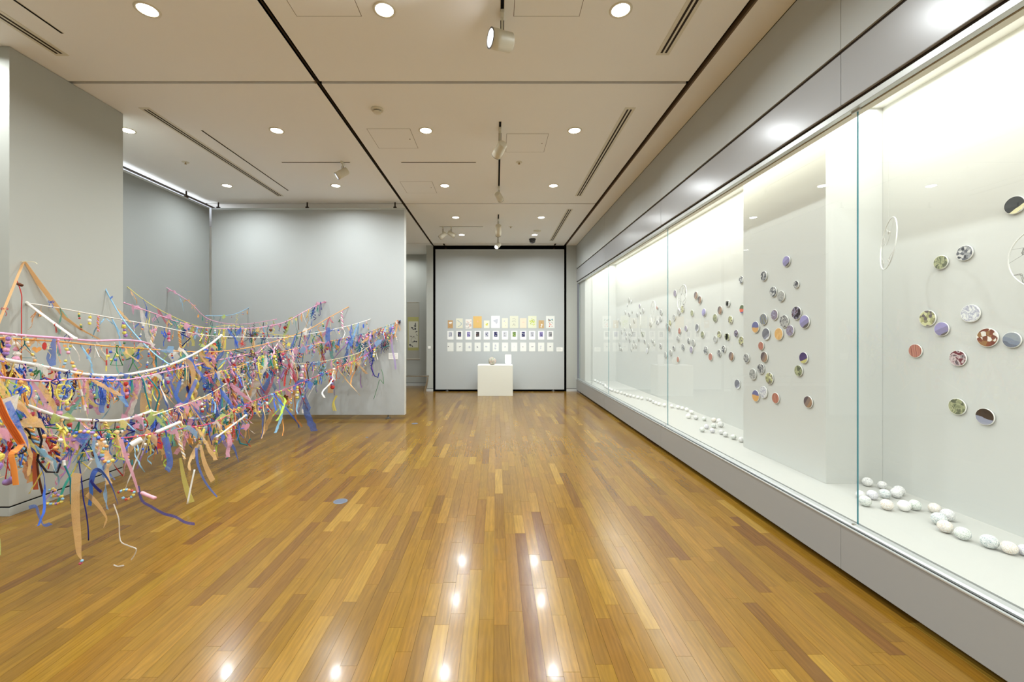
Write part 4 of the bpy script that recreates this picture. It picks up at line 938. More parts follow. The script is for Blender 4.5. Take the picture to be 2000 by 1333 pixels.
def bead_shape(kind):
    mb = MB()
    if kind == 0: mb.sphere((0, 0, 0), .0095, 8, 6)
    elif kind == 1: mb.lathe([(.003, .009), (.008, .008), (.009, 0), (.008, -.008), (.003, -.009)], 8)
    else: mb.box(-.007, .007, -.007, .007, -.007, .007)
    return mb.mesh('bead', None, kind < 2)
BS = [bead_shape(k) for k in range(3)]
for _ in range(5):
    pts = wander(10, .021, .006); mb = MB(); mb.tube(pts, .0012, 4); mb.sphere((0, 0, 0), .005, 6, 4)
    reg('bead_string', mb.mesh('bead_string', None), [('bead', BS[R.choice((0, 0, 1, 2))], i % 3, pts[i + 1 if i < 3 else i + 3]) for i in range(6)])
for _ in range(4):
    n = 12; rr = U(.03, .045); c = v3(0, 0, -.03 - rr); pts = [c + v3(rr * math.sin(2 * PI * k / n), U(-.004, .004), rr * math.cos(2 * PI * k / n)) for k in range(n)]
    mb = MB(); mb.tube(pts, .0016, 4, closed=True); mb.tube([v3(0, 0, 0), pts[0]], .0013, 4)
    reg('beaded_hoop', mb.mesh('beaded_hoop', None), [('bead', BS[R.choice((0, 1))], i % 3, pts[(i * 2 + 1) % n]) for i in range(5)])
PM = [MB().sphere((0, 0, 0), r_, 9, 7, bump=.22).mesh('pompom', None) for r_ in (.013, .017, .020)]
for _ in range(5):
    n = R.choice((3, 4, 5)); mb = MB(); z = -.03; ps = []
    for i in range(n): ps.append(('pompom', R.choice(PM), i % 2, v3(U(-.006, .006), U(-.004, .004), z))); z -= U(.026, .036)
    mb.tube([v3(0, 0, 0), v3(.004, 0, z * .5), v3(0, 0, z)], .0012, 4); mb.sphere((0, 0, 0), .005, 6, 4)
    reg('pompom_string', mb.mesh('pompom_string', None), ps)
for _ in range(4):
    ln = U(.12, .26); n = 26; base = wander(n, ln / n, .002); root = MB(); p2 = MB()
    root.tube([b_ + v3(.006 * math.cos(i * .9), .006 * math.sin(i * .9), 0) for i, b_ in enumerate(base)], .0055, 5)
    p2.tube([b_ - v3(.006 * math.cos(i * .9), .006 * math.sin(i * .9), 0) for i, b_ in enumerate(base)], .0055, 5)
    reg('braided_cord', root.mesh('braided_cord', None), [('strand', p2.mesh('strand', None), 1, v3(0, 0, 0))])
for _ in range(4):
    root = MB(); root.sphere((0, 0, -.012), .011, 8, 6); root.tube([v3(0, 0, 0), v3(0, 0, -.02)], .002, 4); st = MB()
    for k in range(9):
        a = U(0, 6.28); s_ = U(.008, .022); ln = U(.07, .13)
        st.tube([v3(0, 0, -.016), v3(s_ * .6 * math.cos(a), s_ * .6 * math.sin(a), -.02 - ln * .5), v3(s_ * math.cos(a), s_ * math.sin(a), -.02 - ln)], .0022, 4)
    reg('yarn_tassel', root.mesh('yarn_tassel', None), [('strands', st.mesh('strands', None), 0, v3(0, 0, 0))])
for _ in range(4):
    mb = MB(); mb.sphere((0, -.004, 0), .009, 7, 5)
    for s in (-1, 1):
        mb.tube([v3(0, 0, 0), v3(s * .03, U(-.01, .01), .018), v3(s * .052, 0, .004), v3(s * .04, 0, -.014), v3(s * .01, 0, -.003)], .004, 5)
        mb.tube([v3(0, 0, 0), v3(s * .015, U(-.01, .01), -.035), v3(s * U(.015, .04), 0, -.07), v3(s * U(.01, .05), 0, -.10)], .0036, 5)
    reg('yarn_bow', mb.mesh('yarn_bow', None))
for _ in range(4):
    mb = MB(); pts = [v3(U(-.03, .03), U(-.02, .02), -.045 + U(-.035, .035)) for _ in range(16)]; sm = []
    for i in range(len(pts) - 1):
        for t_ in (0, .5): sm.append(pts[i].lerp(pts[i + 1], t_) * (1 if t_ == 0 else .92))
    mb.tube([v3(0, 0, 0)] + sm + [v3(.01, 0, -.12), v3(0, 0, -.15)], .0026, 4); reg('yarn_tangle', mb.mesh('yarn_tangle', None))
def outline(k):
    if k == 'star': return [((.035 if i % 2 == 0 else .015) * math.sin(i * PI / 5), (.035 if i % 2 == 0 else .015) * math.cos(i * PI / 5)) for i in range(10)]
    if k == 'heart': return [(.0021 * 16 * math.sin(t_) ** 3, .0021 * (13 * math.cos(t_) - 5 * math.cos(2 * t_) - 2 * math.cos(3 * t_) - math.cos(4 * t_))) for t_ in [i * PI / 9 for i in range(18)]]
    if k == 'leaf': return [(.018 * math.sin(i * PI / 6) * (1 if i < 6 else 1), .04 * math.cos(i * PI / 6)) for i in range(12)]
    return [((.03 + .008 * math.cos(5 * a)) * math.sin(a), (.03 + .008 * math.cos(5 * a)) * math.cos(a)) for a in [i * PI / 10 for i in range(20)]]
for k in ('star', 'heart', 'leaf', 'flower'):
    root = MB(); root.tube([v3(0, 0, 0), v3(.003, 0, -.05)], .0012, 4); M = Matrix.Translation((0, 0, -.085))
    sh = MB().poly(outline(k)[::-1], .004, M)
    reg('felt_shape', root.mesh('felt_shape', None), [('cutout', sh.mesh('cutout', None), 0, v3(0, 0, 0))], extra=k)
for _ in range(4):
    root = MB(); root.tube([v3(0, 0, 0), v3(0, .002, -.2)], .0010, 4); ps = []; z = -.015
    for i in range(4):
        ln = U(.028, .045); ps.append(('straw_piece', MB().tube([v3(0, 0, 0), v3(U(-.004, .004), 0, -ln)], .0048, 7).mesh('straw_piece', None), i % 2, v3(0, 0, z))); z -= ln + .005
    reg('straw_string', root.mesh('straw_string', None), ps)
for _ in range(4):   # fluttering crepe scraps tied in the middle
    mb = MB(); mb.sphere((0, 0, 0), .008, 7, 5)
    for s in (-1, 1):
        q = [v3(0, 0, 0), v3(s * .03, U(-.02, .02), U(-.01, .015)), v3(s * .06, U(-.03, .03), U(-.03, .01)), v3(s * .085, U(-.03, .03), U(-.07, 0))]
        a = U(.6, 2.4); mb.strip(q, [v3(0, .006, .004), v3(0, math.cos(a), math.sin(a)) * .016, v3(0, math.cos(a), math.sin(a)) * .026, v3(.004, math.cos(a), math.sin(a)) * .03], .0009)
    reg('crepe_bow', mb.mesh('crepe_bow', None))
for _ in range(4):   # curled streamer
    ph = U(0, 6); mb = MB(); pts = [v3(.018 * math.cos(i * .55 + ph) + .006 * math.cos(i * .1), .018 * math.sin(i * .55 + ph), -i * .0085) for i in range(30)]
    mb.strip(pts, v3(0, 0, .006), .0008); reg('curled_streamer', mb.mesh('curled_streamer', None))

SHK = list(SH)
KIND = { # kind: (weight, colours, category, description)
 'sheer_ribbon': (14, ['blue', 'blue', 'blue', 'sky', 'pink', 'pink', 'pink', 'peach', 'peach', 'peach', 'peach', 'yellow', 'lime', 'lilac', 'white', 'rose', 'orange', 'turquoise'], 'ribbon', 'sheer %s ribbon'),
 'narrow_ribbon': (15, ['blue', 'sky', 'pink', 'peach', 'yellow', 'lime', 'lilac', 'white', 'peach', 'pink', 'orange', 'turquoise', 'blue', 'sky', 'red'], 'ribbon', 'narrow %s ribbon'),
 'pipe_cleaner': (19, ['teal', 'teal', 'teal', 'teal', 'navy', 'navy', 'red', 'brown', 'black', 'blue', 'blue', 'green', 'white', 'yellow', 'pink'], 'pipe cleaner', '%s pipe cleaner %s'),
 'bead_string': (7, ['yellow', 'blue', 'orange', 'red', 'sky', 'pink', 'white', 'green'], 'bead string', '%s and %s bead string'),
 'beaded_hoop': (3, ['yellow', 'blue', 'orange', 'red', 'white'], 'beaded hoop', '%s and %s beaded hoop'),
 'pompom_string': (6, ['pink', 'white', 'white', 'red', 'lilac', 'yellow', 'sky', 'rose'], 'pompom string', '%s and %s pompom string'),
 'braided_cord': (5, ['blue', 'orange', 'pink', 'sky', 'white', 'peach', 'yellow', 'navy'], 'braided cord', '%s and %s braid'),
 'yarn_tassel': (6, ['red', 'blue', 'pink', 'orange', 'lilac', 'yellow', 'turquoise', 'navy', 'cream', 'sky', 'peach'], 'tassel', '%s yarn tassel'),
 'yarn_bow': (6, ['red', 'blue', 'pink', 'orange', 'lilac', 'yellow', 'turquoise', 'navy', 'white', 'lime', 'peach', 'blue'], 'bow', '%s yarn bow'),
 'yarn_tangle': (5, ['red', 'blue', 'pink', 'blue', 'yellow', 'navy', 'cream', 'brown', 'green', 'teal'], 'yarn tangle', '%s yarn tangle'),
 'felt_shape': (4, ['red', 'yellow', 'pink', 'orange', 'green', 'blue', 'brown'], 'felt shape', '%s felt %s'),
 'straw_string': (3, ['white', 'pink', 'sky', 'orange', 'yellow', 'red'], 'straw string', '%s and %s straw string'),
 'crepe_bow': (8, ['pink', 'pink', 'pink', 'peach', 'lime', 'white', 'sky', 'peach', 'blue', 'yellow'], 'bow', '%s crepe bow'),
 'curled_streamer': (4, ['white', 'pink', 'yellow', 'orange', 'sky', 'lime'], 'streamer', 'curled %s streamer'),
}
KN = list(KIND); KW = [KIND[k][0] for k in KN]
SHORT = dict(sheer_ribbon='ribbon', narrow_ribbon='ribbon', pipe_cleaner='wire', bead_string='beads', beaded_hoop='hoop', pompom_string='pompoms', braided_cord='braid', yarn_tassel='tassel', yarn_bow='bow', yarn_tangle='tangle', felt_shape='felt', straw_string='straws', crepe_bow='crepe', curled_streamer='streamer')
def setm(o, m):
    o.material_slots[0].link = 'OBJECT'; o.material_slots[0].material = m
for k in VAR:   # every variant mesh owns one empty slot
    for root, ps, ex in VAR[k]:
        for me in [root] + [p[1] for p in ps]:
            if not me.materials: me.materials.append(None)
def hang(kind, pos, scale, rotz, tilt, only=None):
    root, ps, ex = R.choice(VAR[kind]) if only is None else VAR[kind][only]
    cols = KIND[kind][1]; c = [R.choice(cols)]
    while len(c) < 3:
        q = R.choice(cols)
        if q != c[0] or kind == 'crepe_bow': c.append(q)
    o = bpy.data.objects.new(kind, root); o.location = pos; o.rotation_euler = (tilt[0], tilt[1], rotz); o.scale = (scale, scale, scale); C.objects.link(o)
    fam = SH if kind in ('sheer_ribbon', 'crepe_bow') else BD if kind in ('straw_string',) else CM
    setm(o, (SH if kind in ('sheer_ribbon', 'crepe_bow') else CM)[c[0]] if kind not in ('bead_string', 'beaded_hoop', 'straw_string', 'pompom_string') else CM['cream'])
    for (pn, me, role, loc) in ps:
        p = bpy.data.objects.new(pn, me); p.parent = o; p.location = loc; C.objects.link(p)
        setm(p, (BD if pn in ('bead', 'straw_piece') else CM)[c[role % 3]])
    d = KIND[kind][3]
    if kind in ('pipe_cleaner', 'felt_shape'): desc = d % (c[0], ex)
    elif d.count('%s') == 2: desc = d % (c[0], c[1])
    else: desc = d % c[0]
    o['category'] = KIND[kind][2]
    return o, desc, '%s %s' % (c[0], SHORT[kind])

# --- the cords: (name, label, colour, radius, count, hang length factor, nodes)
CORDS = [
 ('orange cord', 'long orange cord sagging from the left to the corded panel', 'orange', .006, 69, 1.0, [(-60, 655, 2.5), (28, 662, 2.9), (120, 668, 3.3), (190, 675, 3.6), (260, 680, 4.1), (345, 686, 4.7), (430, 687, 5.3), (520, 672, 6.2), (600, 645, 7.0), (640, 622, 7.35), (680, 600, 7.58)], 0),
 ('white rope', 'thick white rope sagging in a wide curve at the left', 'white', .0125, 78, 1.0, [(-60, 692, 2.3), (60, 712, 2.8), (120, 724, 3.05), (180, 733, 3.4), (240, 733, 3.8), (300, 722, 4.2), (350, 706, 4.6), (400, 680, 5.1), (432, 656, 5.5)], 0),
 ('white tape', 'short stout white tape tied high on the column', 'white', .0105, 3, .6, [(52, 592, 3.64), (100, 628, 3.5), (147, 662, 3.36)], 0),
 ('thin white cord', 'thin white cord from the column across to the corded panel', 'white', .0055, 55, .85, [(52, 592, 3.635), (120, 603, 3.87), (200, 618, 4.2), (290, 634, 4.7), (400, 655, 5.6), (480, 659, 6.2), (550, 660, 6.7), (620, 650, 7.1), (680, 637, 7.35), (723, 624, 7.58)], 1),
 ('pink rope', 'thick pink rope running level along the left', 'pink', .009, 18, .8, [(-60, 646, 2.4), (60, 657, 3.0), (120, 661, 3.3), (180, 666, 3.6), (250, 665, 4.0), (290, 672, 4.4), (310, 692, 4.6)], 0),
 ('long pink cord', 'long pink cord rising to a peak on the corded panel', 'pink', .006, 63, .8, [(243, 592, 4.8), (300, 612, 5.1), (350, 630, 5.4), (400, 641, 5.8), (480, 642, 6.3), (520, 638, 6.7), (560, 628, 7.0), (600, 606, 7.3), (635, 589, 7.58)], 1),
 ('lilac pink cord', 'thin lilac pink cord from the side panel near the corner', 'pink', .005, 24, .55, [(325, 562, 6.58), (370, 590, 6.7), (408, 624, 6.9), (470, 634, 7.1), (540, 624, 7.3)], 2),
 ('yellow cord', 'yellow cord from the edge of the column to the panel', 'yellow', .004, 33, .6, [(243, 556, 5.86), (290, 592, 6.0), (345, 622, 6.2), (400, 640, 6.5), (450, 636, 6.8), (500, 648, 7.0), (560, 656, 7.3), (600, 657, 7.58)], 1),
 ('pale blue cord', 'pale blue cord pinned to the column and slanting down', 'sky', .006, 8, .5, [(206, 565, 4.38), (232, 612, 4.35), (265, 655, 4.3), (300, 690, 4.25), (330, 712, 4.2)], 0),
 ('yellow ribbon cord', 'flat yellow cord crossing the left cords', 'yellow', .006, 59, 1.1, [(-60, 778, 2.2), (60, 765, 2.8), (130, 762, 3.1), (180, 755, 3.4), (240, 742, 3.8), (310, 725, 4.4), (370, 700, 5.0)], 0),
 ('lower white rope', 'lower thick white rope nearest the viewer', 'white', .0115, 57, 1.2, [(-60, 776, 2.1), (40, 790, 2.5), (80, 803, 2.65), (125, 817, 2.8), (180, 822, 3.1), (240, 821, 3.4), (295, 804, 3.8)], 0),
 ('middle white cord', 'white cord climbing from the low knot toward the panel', 'white', .0085, 137, .95, [(295, 804, 3.8), (340, 812, 4.2), (385, 818, 4.6), (430, 803, 5.0), (460, 775, 5.4), (501, 732, 6.0), (549, 662, 6.7)], 0),
 ('low pink cord', 'lowest pink cord sweeping up to the panel edge', 'rose', .0055, 189, 1.0, [(-60, 846, 2.0), (60, 853, 2.5), (150, 858, 2.8), (250, 855, 3.2), (340, 840, 3.7), (420, 825, 4.4), (480, 790, 5.1), (560, 760, 6.0), (650, 722, 6.8), (720, 690, 7.3), (780, 627, 7.585)], 0),
 ('pale yellow cord', 'pale yellow cord in the middle of the tangle', 'cream', .0055, 152, .85, [(300, 812, 3.6), (400, 775, 4.6), (470, 735, 5.4), (540, 715, 6.2), (620, 708, 6.9), (700, 690, 7.3), (740, 660, 7.585)], 0),
 ('teal cord', 'thin teal cord ending at the panel edge knot', 'teal', .0035, 92, .7, [(440, 690, 5.6), (520, 688, 6.3), (600, 676, 6.9), (680, 660, 7.3), (740, 643, 7.5), (782, 627, 7.585)], 0),
 ('fuzzy pink cord', 'fuzzy pink cord behind the thick white rope', 'pink', .0065, 74, 1.05, [(-60, 730, 2.1), (80, 745, 2.7), (160, 740, 3.1), (250, 742, 3.7), (330, 725, 4.4), (420, 705, 5.3), (500, 690, 6.1)], 0),
 ('short blue cord', 'short pale blue cord strung across the panel corner', 'sky', .0045, 7, .5, [(402, 617, 6.5), (432, 617, 6.9), (458, 614, 7.2), (485, 602, 7.585)], 2),
 ('white stick cord', 'white tubes threaded on a cord low by the floor side', 'white', .009, 19, .8, [(424, 854, 4.25), (452, 833, 4.45), (480, 812, 4.65)], 0),
 ('orange low cord', 'orange thread between the white rope and the panel', 'orange', .004, 105, .9, [(400, 735, 4.8), (470, 715, 5.4), (540, 690, 6.2), (620, 672, 6.9), (700, 655, 7.4), (745, 640, 7.585)], 0),
 ('dark green cord', 'dark green cord at the very front left', 'green', .004, 20, 1.2, [(-60, 812, 1.95), (30, 826, 2.35), (100, 836, 2.6), (170, 842, 2.8), (240, 838, 3.1)], 0),
]
def smooth_pts(pts, k=5):
    out = []
    for i in range(len(pts) - 1):
        p0 = pts[max(i - 1, 0)]; p1 = pts[i]; p2 = pts[i + 1]; p3 = pts[min(i + 2, len(pts) - 1)]
        for j in range(k):
            t_ = j / k; out.append(.5 * ((2 * p1) + (-p0 + p2) * t_ + (2 * p0 - 5 * p1 + 4 * p2 - p3) * t_ * t_ + (-p0 + 3 * p1 - 3 * p2 + p3) * t_ ** 3))
    out.append(pts[-1]); return out
labels = {}
allorn = []
for (nm, lab, c, rad, cnt_, hf, nodes, _) in CORDS:
    pts = smooth_pts([P(*n) for n in nodes], 5)
    mb = MB().tube(pts, rad, 7); o = link('cord', mb.mesh('cord', CM[c], True)); tag(o, lab, 'cord')
    # knots at both ends
    for e in (pts[0], pts[-1]):
        part('knot', MB().sphere(e, rad * 1.5, 8, 6, bump=.2), CM[c], o, smooth=True)
    # ornaments: spacing even in the picture so that far stretches stay as dense as near ones
    cum = [0]
    for i in range(1, len(pts)): cum.append(cum[-1] + (pts[i] - pts[i - 1]).length / ((pts[i].y + pts[i - 1].y) / 2) ** .8)
    row = []
    for k in range(cnt_):
        s = (k + U(.1, .9)) / cnt_
        if _ : s = s ** .75
        s = min(.985, max(.015, s)) * cum[-1]
        i = max(j for j in range(len(cum) - 1) if cum[j] <= s); t_ = (s - cum[i]) / max(1e-6, cum[i + 1] - cum[i])
        p = pts[i].lerp(pts[i + 1], t_)
        kind = R.choices(KN, KW)[0]
        near = p.y < 4.0
        # room below: keep the mass inside its outline and thin out near the panel edge
        sc_ = U(.7, 1.35) * hf * (1.0 if p.y < 4.6 else 1.32)
        if kind in ('sheer_ribbon', 'narrow_ribbon') and nm in ('orange cord', 'thin white cord', 'pink rope', 'yellow cord', 'long pink cord', 'lilac pink cord'): sc_ *= .8
        if p.y > 4.8 and kind in ('narrow_ribbon', 'sheer_ribbon', 'braided_cord', 'pipe_cleaner') and R.random() < .22 and nm not in ('lilac pink cord', 'yellow cord', 'long pink cord'): sc_ *= 1.7
        if near and kind == 'sheer_ribbon': sc_ *= .72
        p = p + v3(U(-.012, .012), U(-.012, .012), -rad * .6)
        if p.y > 7.53: p.y = 7.53
        o2, desc, sh = hang(kind, p, sc_, U(0, 6.28), (U(-.18, .18), U(-.18, .18)))
        row.append((s, o2, desc, sh, kind))
    row.sort(key=lambda q: q[0])
    for j, (s, o2, desc, sh, kind) in enumerate(row):
        a = row[j - 1][3] if j else 'its start'; b_ = row[j + 1][3] if j + 1 < len(row) else 'its end'
        l_ = '%s on %s between %s and %s' % (desc, nm, a, b_)
        if len(l_.split()) > 16: l_ = '%s on %s after %s' % (desc, nm, a)
        o2['label'] = l_
        o2['group'] = {'sheer_ribbon': 'sheer ribbons', 'narrow_ribbon': 'narrow ribbons'}.get(kind, kind.replace('_', ' ') + 's') + ' hung on the cords'

# --- particular pieces that stand out in the photograph
def piece(name, label, cat, m, wd, nodes, th=0.0012, tw=0.0, tube=None, group=None, k=4):
    pts = smooth_pts([P(*n[:3]) for n in nodes], k); base = pts[0].copy(); mb = MB(); loc = [p - base for p in pts]
    if tube: mb.tube(loc, tube, 7)
    else:
        wv = []
        for i, p in enumerate(loc):
            d = (loc[min(i + 1, len(loc) - 1)] - loc[max(i - 1, 0)]).normalized()
            w_ = d.cross(Vector((0, -1, 0)))
            if w_.length < .05: w_ = Vector((1, 0, 0))
            w_.normalize(); a = tw * i / len(loc); w_ = w_ * math.cos(a) + Vector((0, 1, 0)) * math.sin(a)
            j = i / (len(loc) - 1) * (len(nodes) - 1); j0 = int(j); j1 = min(j0 + 1, len(nodes) - 1)
            ww = [n[3] if len(n) > 3 else wd for n in nodes]; wi = ww[j0] + (ww[j1] - ww[j0]) * (j - j0)
            wv.append(w_ * wi / 2)
        mb.strip(loc, wv, th)
    o = link(name, mb.mesh(name, m, bool(tube)), None, base); return tag(o, label, cat, group)
piece('folded_ribbon', 'pale orange ribbon slung in a peak from a nail on the column', 'ribbon', sheer('slung', (246, 212, 164), .18), .045, [(-6, 640, 3.25, .03), (20, 575, 3.42, .03), (46, 512, 3.61, .03), (48, 513, 3.62, .035), (75, 552, 3.71, .05), (105, 592, 3.82, .05), (128, 622, 3.92, .045), (160, 645, 4.06, .03), (204, 668, 4.28, .012)], k=1)
piece('wire_twig', 'thin pale wire crossing at the ribbon peak on the column', 'wire', CM['cream'], 0, [(10, 506, 3.55), (28, 512, 3.58), (48, 511, 3.6), (66, 512, 3.62), (73, 516, 3.62)], tube=.002)
piece('long_ribbon', 'long wide tan organza ribbon hanging lowest at the left', 'ribbon', SH['peach'], .06, [(150, 925, 2.62, .055), (147, 960, 2.62, .06), (148, 1010, 2.62, .065), (152, 1055, 2.62, .065), (154, 1082, 2.63, .055), (160, 1094, 2.64, .01)], tw=.5)
piece('curly_ribbon', 'thin white ribbon trailing nearly to the floor in bends', 'ribbon', CM['white'], .007, [(222, 985, 2.7), (232, 1015, 2.7), (235, 1056, 2.72), (252, 1067, 2.66), (266, 1073, 2.62), (262, 1086, 2.66), (256, 1094, 2.7)])
piece('curly_ribbon', 'small white ribbon end under the trailing white ribbon', 'ribbon', CM['white'], .007, [(222, 1104, 2.75), (230, 1107, 2.74), (242, 1105, 2.72)])
piece('striped_band', 'broad orange striped paper band bent at the far left', 'paper band', mat('band_orange', (228, 118, 40), .5), .04, [(-8, 775, 2.08), (10, 815, 2.1), (28, 845, 2.12), (42, 868, 2.14)], th=.003)
for k in range(3): piece('band_stripe', 'thin ribbed stripe line on the orange band, %s' % ('upper', 'middle', 'lower')[k], 'paper band', mat('band_orange_dark', (190, 88, 24), .5), .003, [(-8 + 3.2 * (k - 1) * 1.2, 775 - 2 * (k - 1), 2.076), (10 + 3.5 * (k - 1), 815 - 2 * (k - 1), 2.096), (28 + 3.5 * (k - 1), 845 - 2 * (k - 1), 2.116), (42 + 2.5 * (k - 1), 866 - 2 * (k - 1), 2.136)], group='stripes on the orange band')
piece('striped_band', 'orange band end folded back below the bend', 'paper band', mat('band_orange2', (226, 138, 56), .5), .03, [(42, 869, 2.14), (32, 880, 2.12), (22, 888, 2.1), (27, 915, 2.1), (31, 948, 2.1)], th=.002)
piece('long_ribbon', 'peach ribbon slanting across behind the orange band', 'ribbon', SH['peach'], .03, [(-6, 936, 2.5), (30, 922, 2.6), (62, 905, 2.7), (90, 888, 2.8)], tw=.4)
piece('long_ribbon', 'blue gauze ribbon crumpled down to a fan at the left', 'ribbon', SH['blue'], .04, [(15, 785, 2.2, .03), (30, 820, 2.2, .05), (44, 845, 2.2, .03), (52, 862, 2.2, .05), (55, 877, 2.2, .07)], tw=.8)
piece('long_ribbon', 'blue satin ribbon arching over and down left of centre', 'ribbon', mat('satin_blue', (72, 106, 196), .45), .03, [(178, 945, 2.75), (183, 925, 2.75), (192, 918, 2.76), (206, 930, 2.77), (220, 955, 2.78), (230, 985, 2.8)], tw=.8)
piece('long_ribbon', 'dark navy ribbon tail beside the arched blue ribbon', 'ribbon', CM['navy'], .018, [(178, 938, 2.74), (180, 944, 2.73), (190, 955, 2.72), (198, 962, 2.72)])
piece('long_ribbon', 'bright blue ribbon hanging under the navy tail', 'ribbon', mat('satin_blue2', (66, 118, 210), .45), .024, [(177, 944, 2.75), (178, 965, 2.75), (175, 988, 2.76)])
piece('long_ribbon', 'lilac blue ribbon streaming out toward the floor centre', 'ribbon', SH['navy'], .018, [(270, 950, 2.95), (277, 978, 2.95), (295, 990, 2.9), (320, 1004, 2.85), (342, 1010, 2.8), (362, 1021, 2.76), (380, 1024, 2.72)])
piece('long_ribbon', 'pink crepe ribbon hanging long near the left column', 'ribbon', SH['pink'], .03, [(236, 858, 2.7), (243, 885, 2.7), (255, 915, 2.72), (265, 945, 2.73), (270, 962, 2.73)], tw=.6)
piece('paper_roll', 'short pink paper roll under the long pink ribbon', 'paper roll', mat('roll_pink', (226, 168, 178), .7), 0, [(277, 963, 2.92), (290, 969, 2.9), (303, 974, 2.88)], tube=.012)
piece('long_ribbon', 'brick red flat band hanging beside a brown cord', 'ribbon', mat('band_brick', (182, 88, 56), .7), .026, [(65, 860, 2.62, .012), (66, 890, 2.62, .018), (68, 930, 2.62, .028), (70, 957, 2.62, .032)])
piece('dangling_thread', 'dark brown cord behind the brick red band', 'cord', CM['brown'], 0, [(70, 872, 2.7), (72, 905, 2.7), (77, 938, 2.7), (84, 967, 2.72)], tube=.006)
piece('dangling_thread', 'dark teal bent wire with a white tip', 'wire', CM['teal'], 0, [(126, 909, 2.66), (131, 920, 2.66), (137, 935, 2.66), (138, 958, 2.66), (139, 985, 2.66)], tube=.0045)
piece('paper_roll', 'white tube tip on the bent teal wire', 'tube', M_white, 0, [(125, 900, 2.66), (125, 905, 2.66), (126, 910, 2.66)], tube=.008)
piece('dangling_thread', 'purple blue thread hanging beside the tan ribbon', 'cord', CM['navy'], 0, [(154, 900, 2.72), (160, 945, 2.72), (163, 975, 2.72), (168, 1000, 2.72), (172, 1030, 2.73), (173, 1056, 2.74)], tube=.0035)
piece('long_ribbon', 'blue ribbon knotted low at the left with a trailing end', 'ribbon', SH['blue'], .024, [(57, 992, 2.75), (70, 990, 2.72), (75, 1005, 2.7), (82, 1022, 2.68), (88, 1027, 2.66), (99, 1023, 2.62)], tw=.6)
piece('long_ribbon', 'tan gauze ribbon curling right of the long tan one', 'ribbon', SH['peach'], .035, [(170, 965, 2.75), (190, 985, 2.75), (203, 1003, 2.76), (208, 1015, 2.76), (203, 1028, 2.77)], tw=.9)
piece('long_ribbon', 'blue ribbon swinging down at the right end of the near group', 'ribbon', SH['blue'], .024, [(383, 875, 3.7), (386, 905, 3.68), (397, 935, 3.64), (410, 955, 3.6), (424, 971, 3.56)], tw=.5)
piece('long_ribbon', 'tan gauze ribbon beside the swinging blue one', 'ribbon', SH['peach'], .05, [(392, 870, 3.72, .02), (398, 900, 3.7, .04), (408, 925, 3.68, .06), (416, 940, 3.67, .07)], tw=.4)
piece('paper_roll', 'long white straw leaning at the right of the near group', 'straw', M_white, 0, [(380, 918, 3.7), (374, 945, 3.68), (366, 985, 3.66)], tube=.007)
piece('long_ribbon', 'pale yellow gauze ribbon widening toward its end', 'ribbon', SH['yellow'], .04, [(352, 895, 3.7, .02), (358, 930, 3.7, .04), (366, 960, 3.7, .06), (374, 982, 3.7, .075)], tw=.3)
piece('long_ribbon', 'broad blue gauze ribbon beside red beads', 'ribbon', SH['blue'], .06, [(322, 855, 3.5), (328, 880, 3.5), (332, 905, 3.5), (326, 920, 3.5)], tw=.3)
piece('long_ribbon', 'narrow yellow ribbon bow hanging low before the panel', 'ribbon', CM['yellow'], .022, [(652, 803, 7.2), (650, 790, 7.2), (655, 777, 7.2), (658, 774, 7.2), (652, 785, 7.2), (655, 800, 7.18), (657, 803, 7.18)])
piece('dangling_thread', 'thin green wire dangling lowest before the panel edge', 'wire', CM['green'], 0, [(745, 722, 7.4), (748, 735, 7.4), (749, 750, 7.4), (742, 742, 7.4), (737, 757, 7.4), (730, 780, 7.4)], tube=.004)
piece('dangling_thread', 'long purple brown thread crossing the panel above its foot', 'cord', CM['purple'], 0, [(652, 712, 7.2), (652, 740, 7.2), (653, 772, 7.2)], tube=.004)
piece('dangling_thread', 'dark green wire triangle dangling low before the panel', 'wire', CM['teal'], 0, [(516, 772, 6.0), (507, 804, 6.0), (525, 804, 6.0), (516, 773, 6.0)], tube=.0055)
piece('long_ribbon', 'orange ribbon strip hanging to the floor before the panel', 'ribbon', SH['orange'], .025, [(574, 765, 6.6), (577, 798, 6.6), (578, 818, 6.6), (586, 828, 6.58), (590, 834, 6.56)])
piece('wide_ribbon', 'wide tan organza ribbon in front of the grey panel', 'ribbon', SH['peach'], .1, [(647, 722, 7.0, .05), (646, 745, 7.0, .08), (645, 768, 7.0, .09)])
piece('wide_ribbon', 'wide bright blue organza strip near the panel', 'ribbon', SH['blue'], .1, [(641, 640, 7.0, .06), (640, 660, 7.0, .08), (642, 678, 7.0, .07)])
piece('long_ribbon', 'lilac strip falling past the caption card', 'ribbon', SH['lilac'], .03, [(765, 655, 7.45), (766, 680, 7.45), (771, 705, 7.45), (773, 722, 7.45)])
piece('wide_ribbon', 'large blue organza leaf hanging behind the orange cord', 'ribbon', SH['blue'], .07, [(106, 662, 3.2, .02), (103, 680, 3.2, .05), (100, 700, 3.2, .075), (104, 715, 3.2, .04)])
piece('wide_ribbon', 'tan organza flap in the middle above the white sticks', 'ribbon', SH['peach'], .1, [(286, 768, 4.0, .1), (285, 785, 4.0, .11), (284, 806, 4.0, .1)])
piece('wide_ribbon', 'tan organza ribbon curling over the white rope', 'ribbon', SH['peach'], .06, [(362, 703, 4.7, .04), (372, 712, 4.68, .06), (377, 730, 4.66, .06), (376, 765, 4.66, .05)], tw=.3)
piece('wide_ribbon', 'large blue bow with loops in the middle gap', 'ribbon', SH['blue'], .035, [(352, 745, 4.3), (346, 765, 4.3), (344, 775, 4.3), (356, 789, 4.3), (364, 785, 4.3), (372, 768, 4.3), (384, 742, 4.3)], tw=.2)
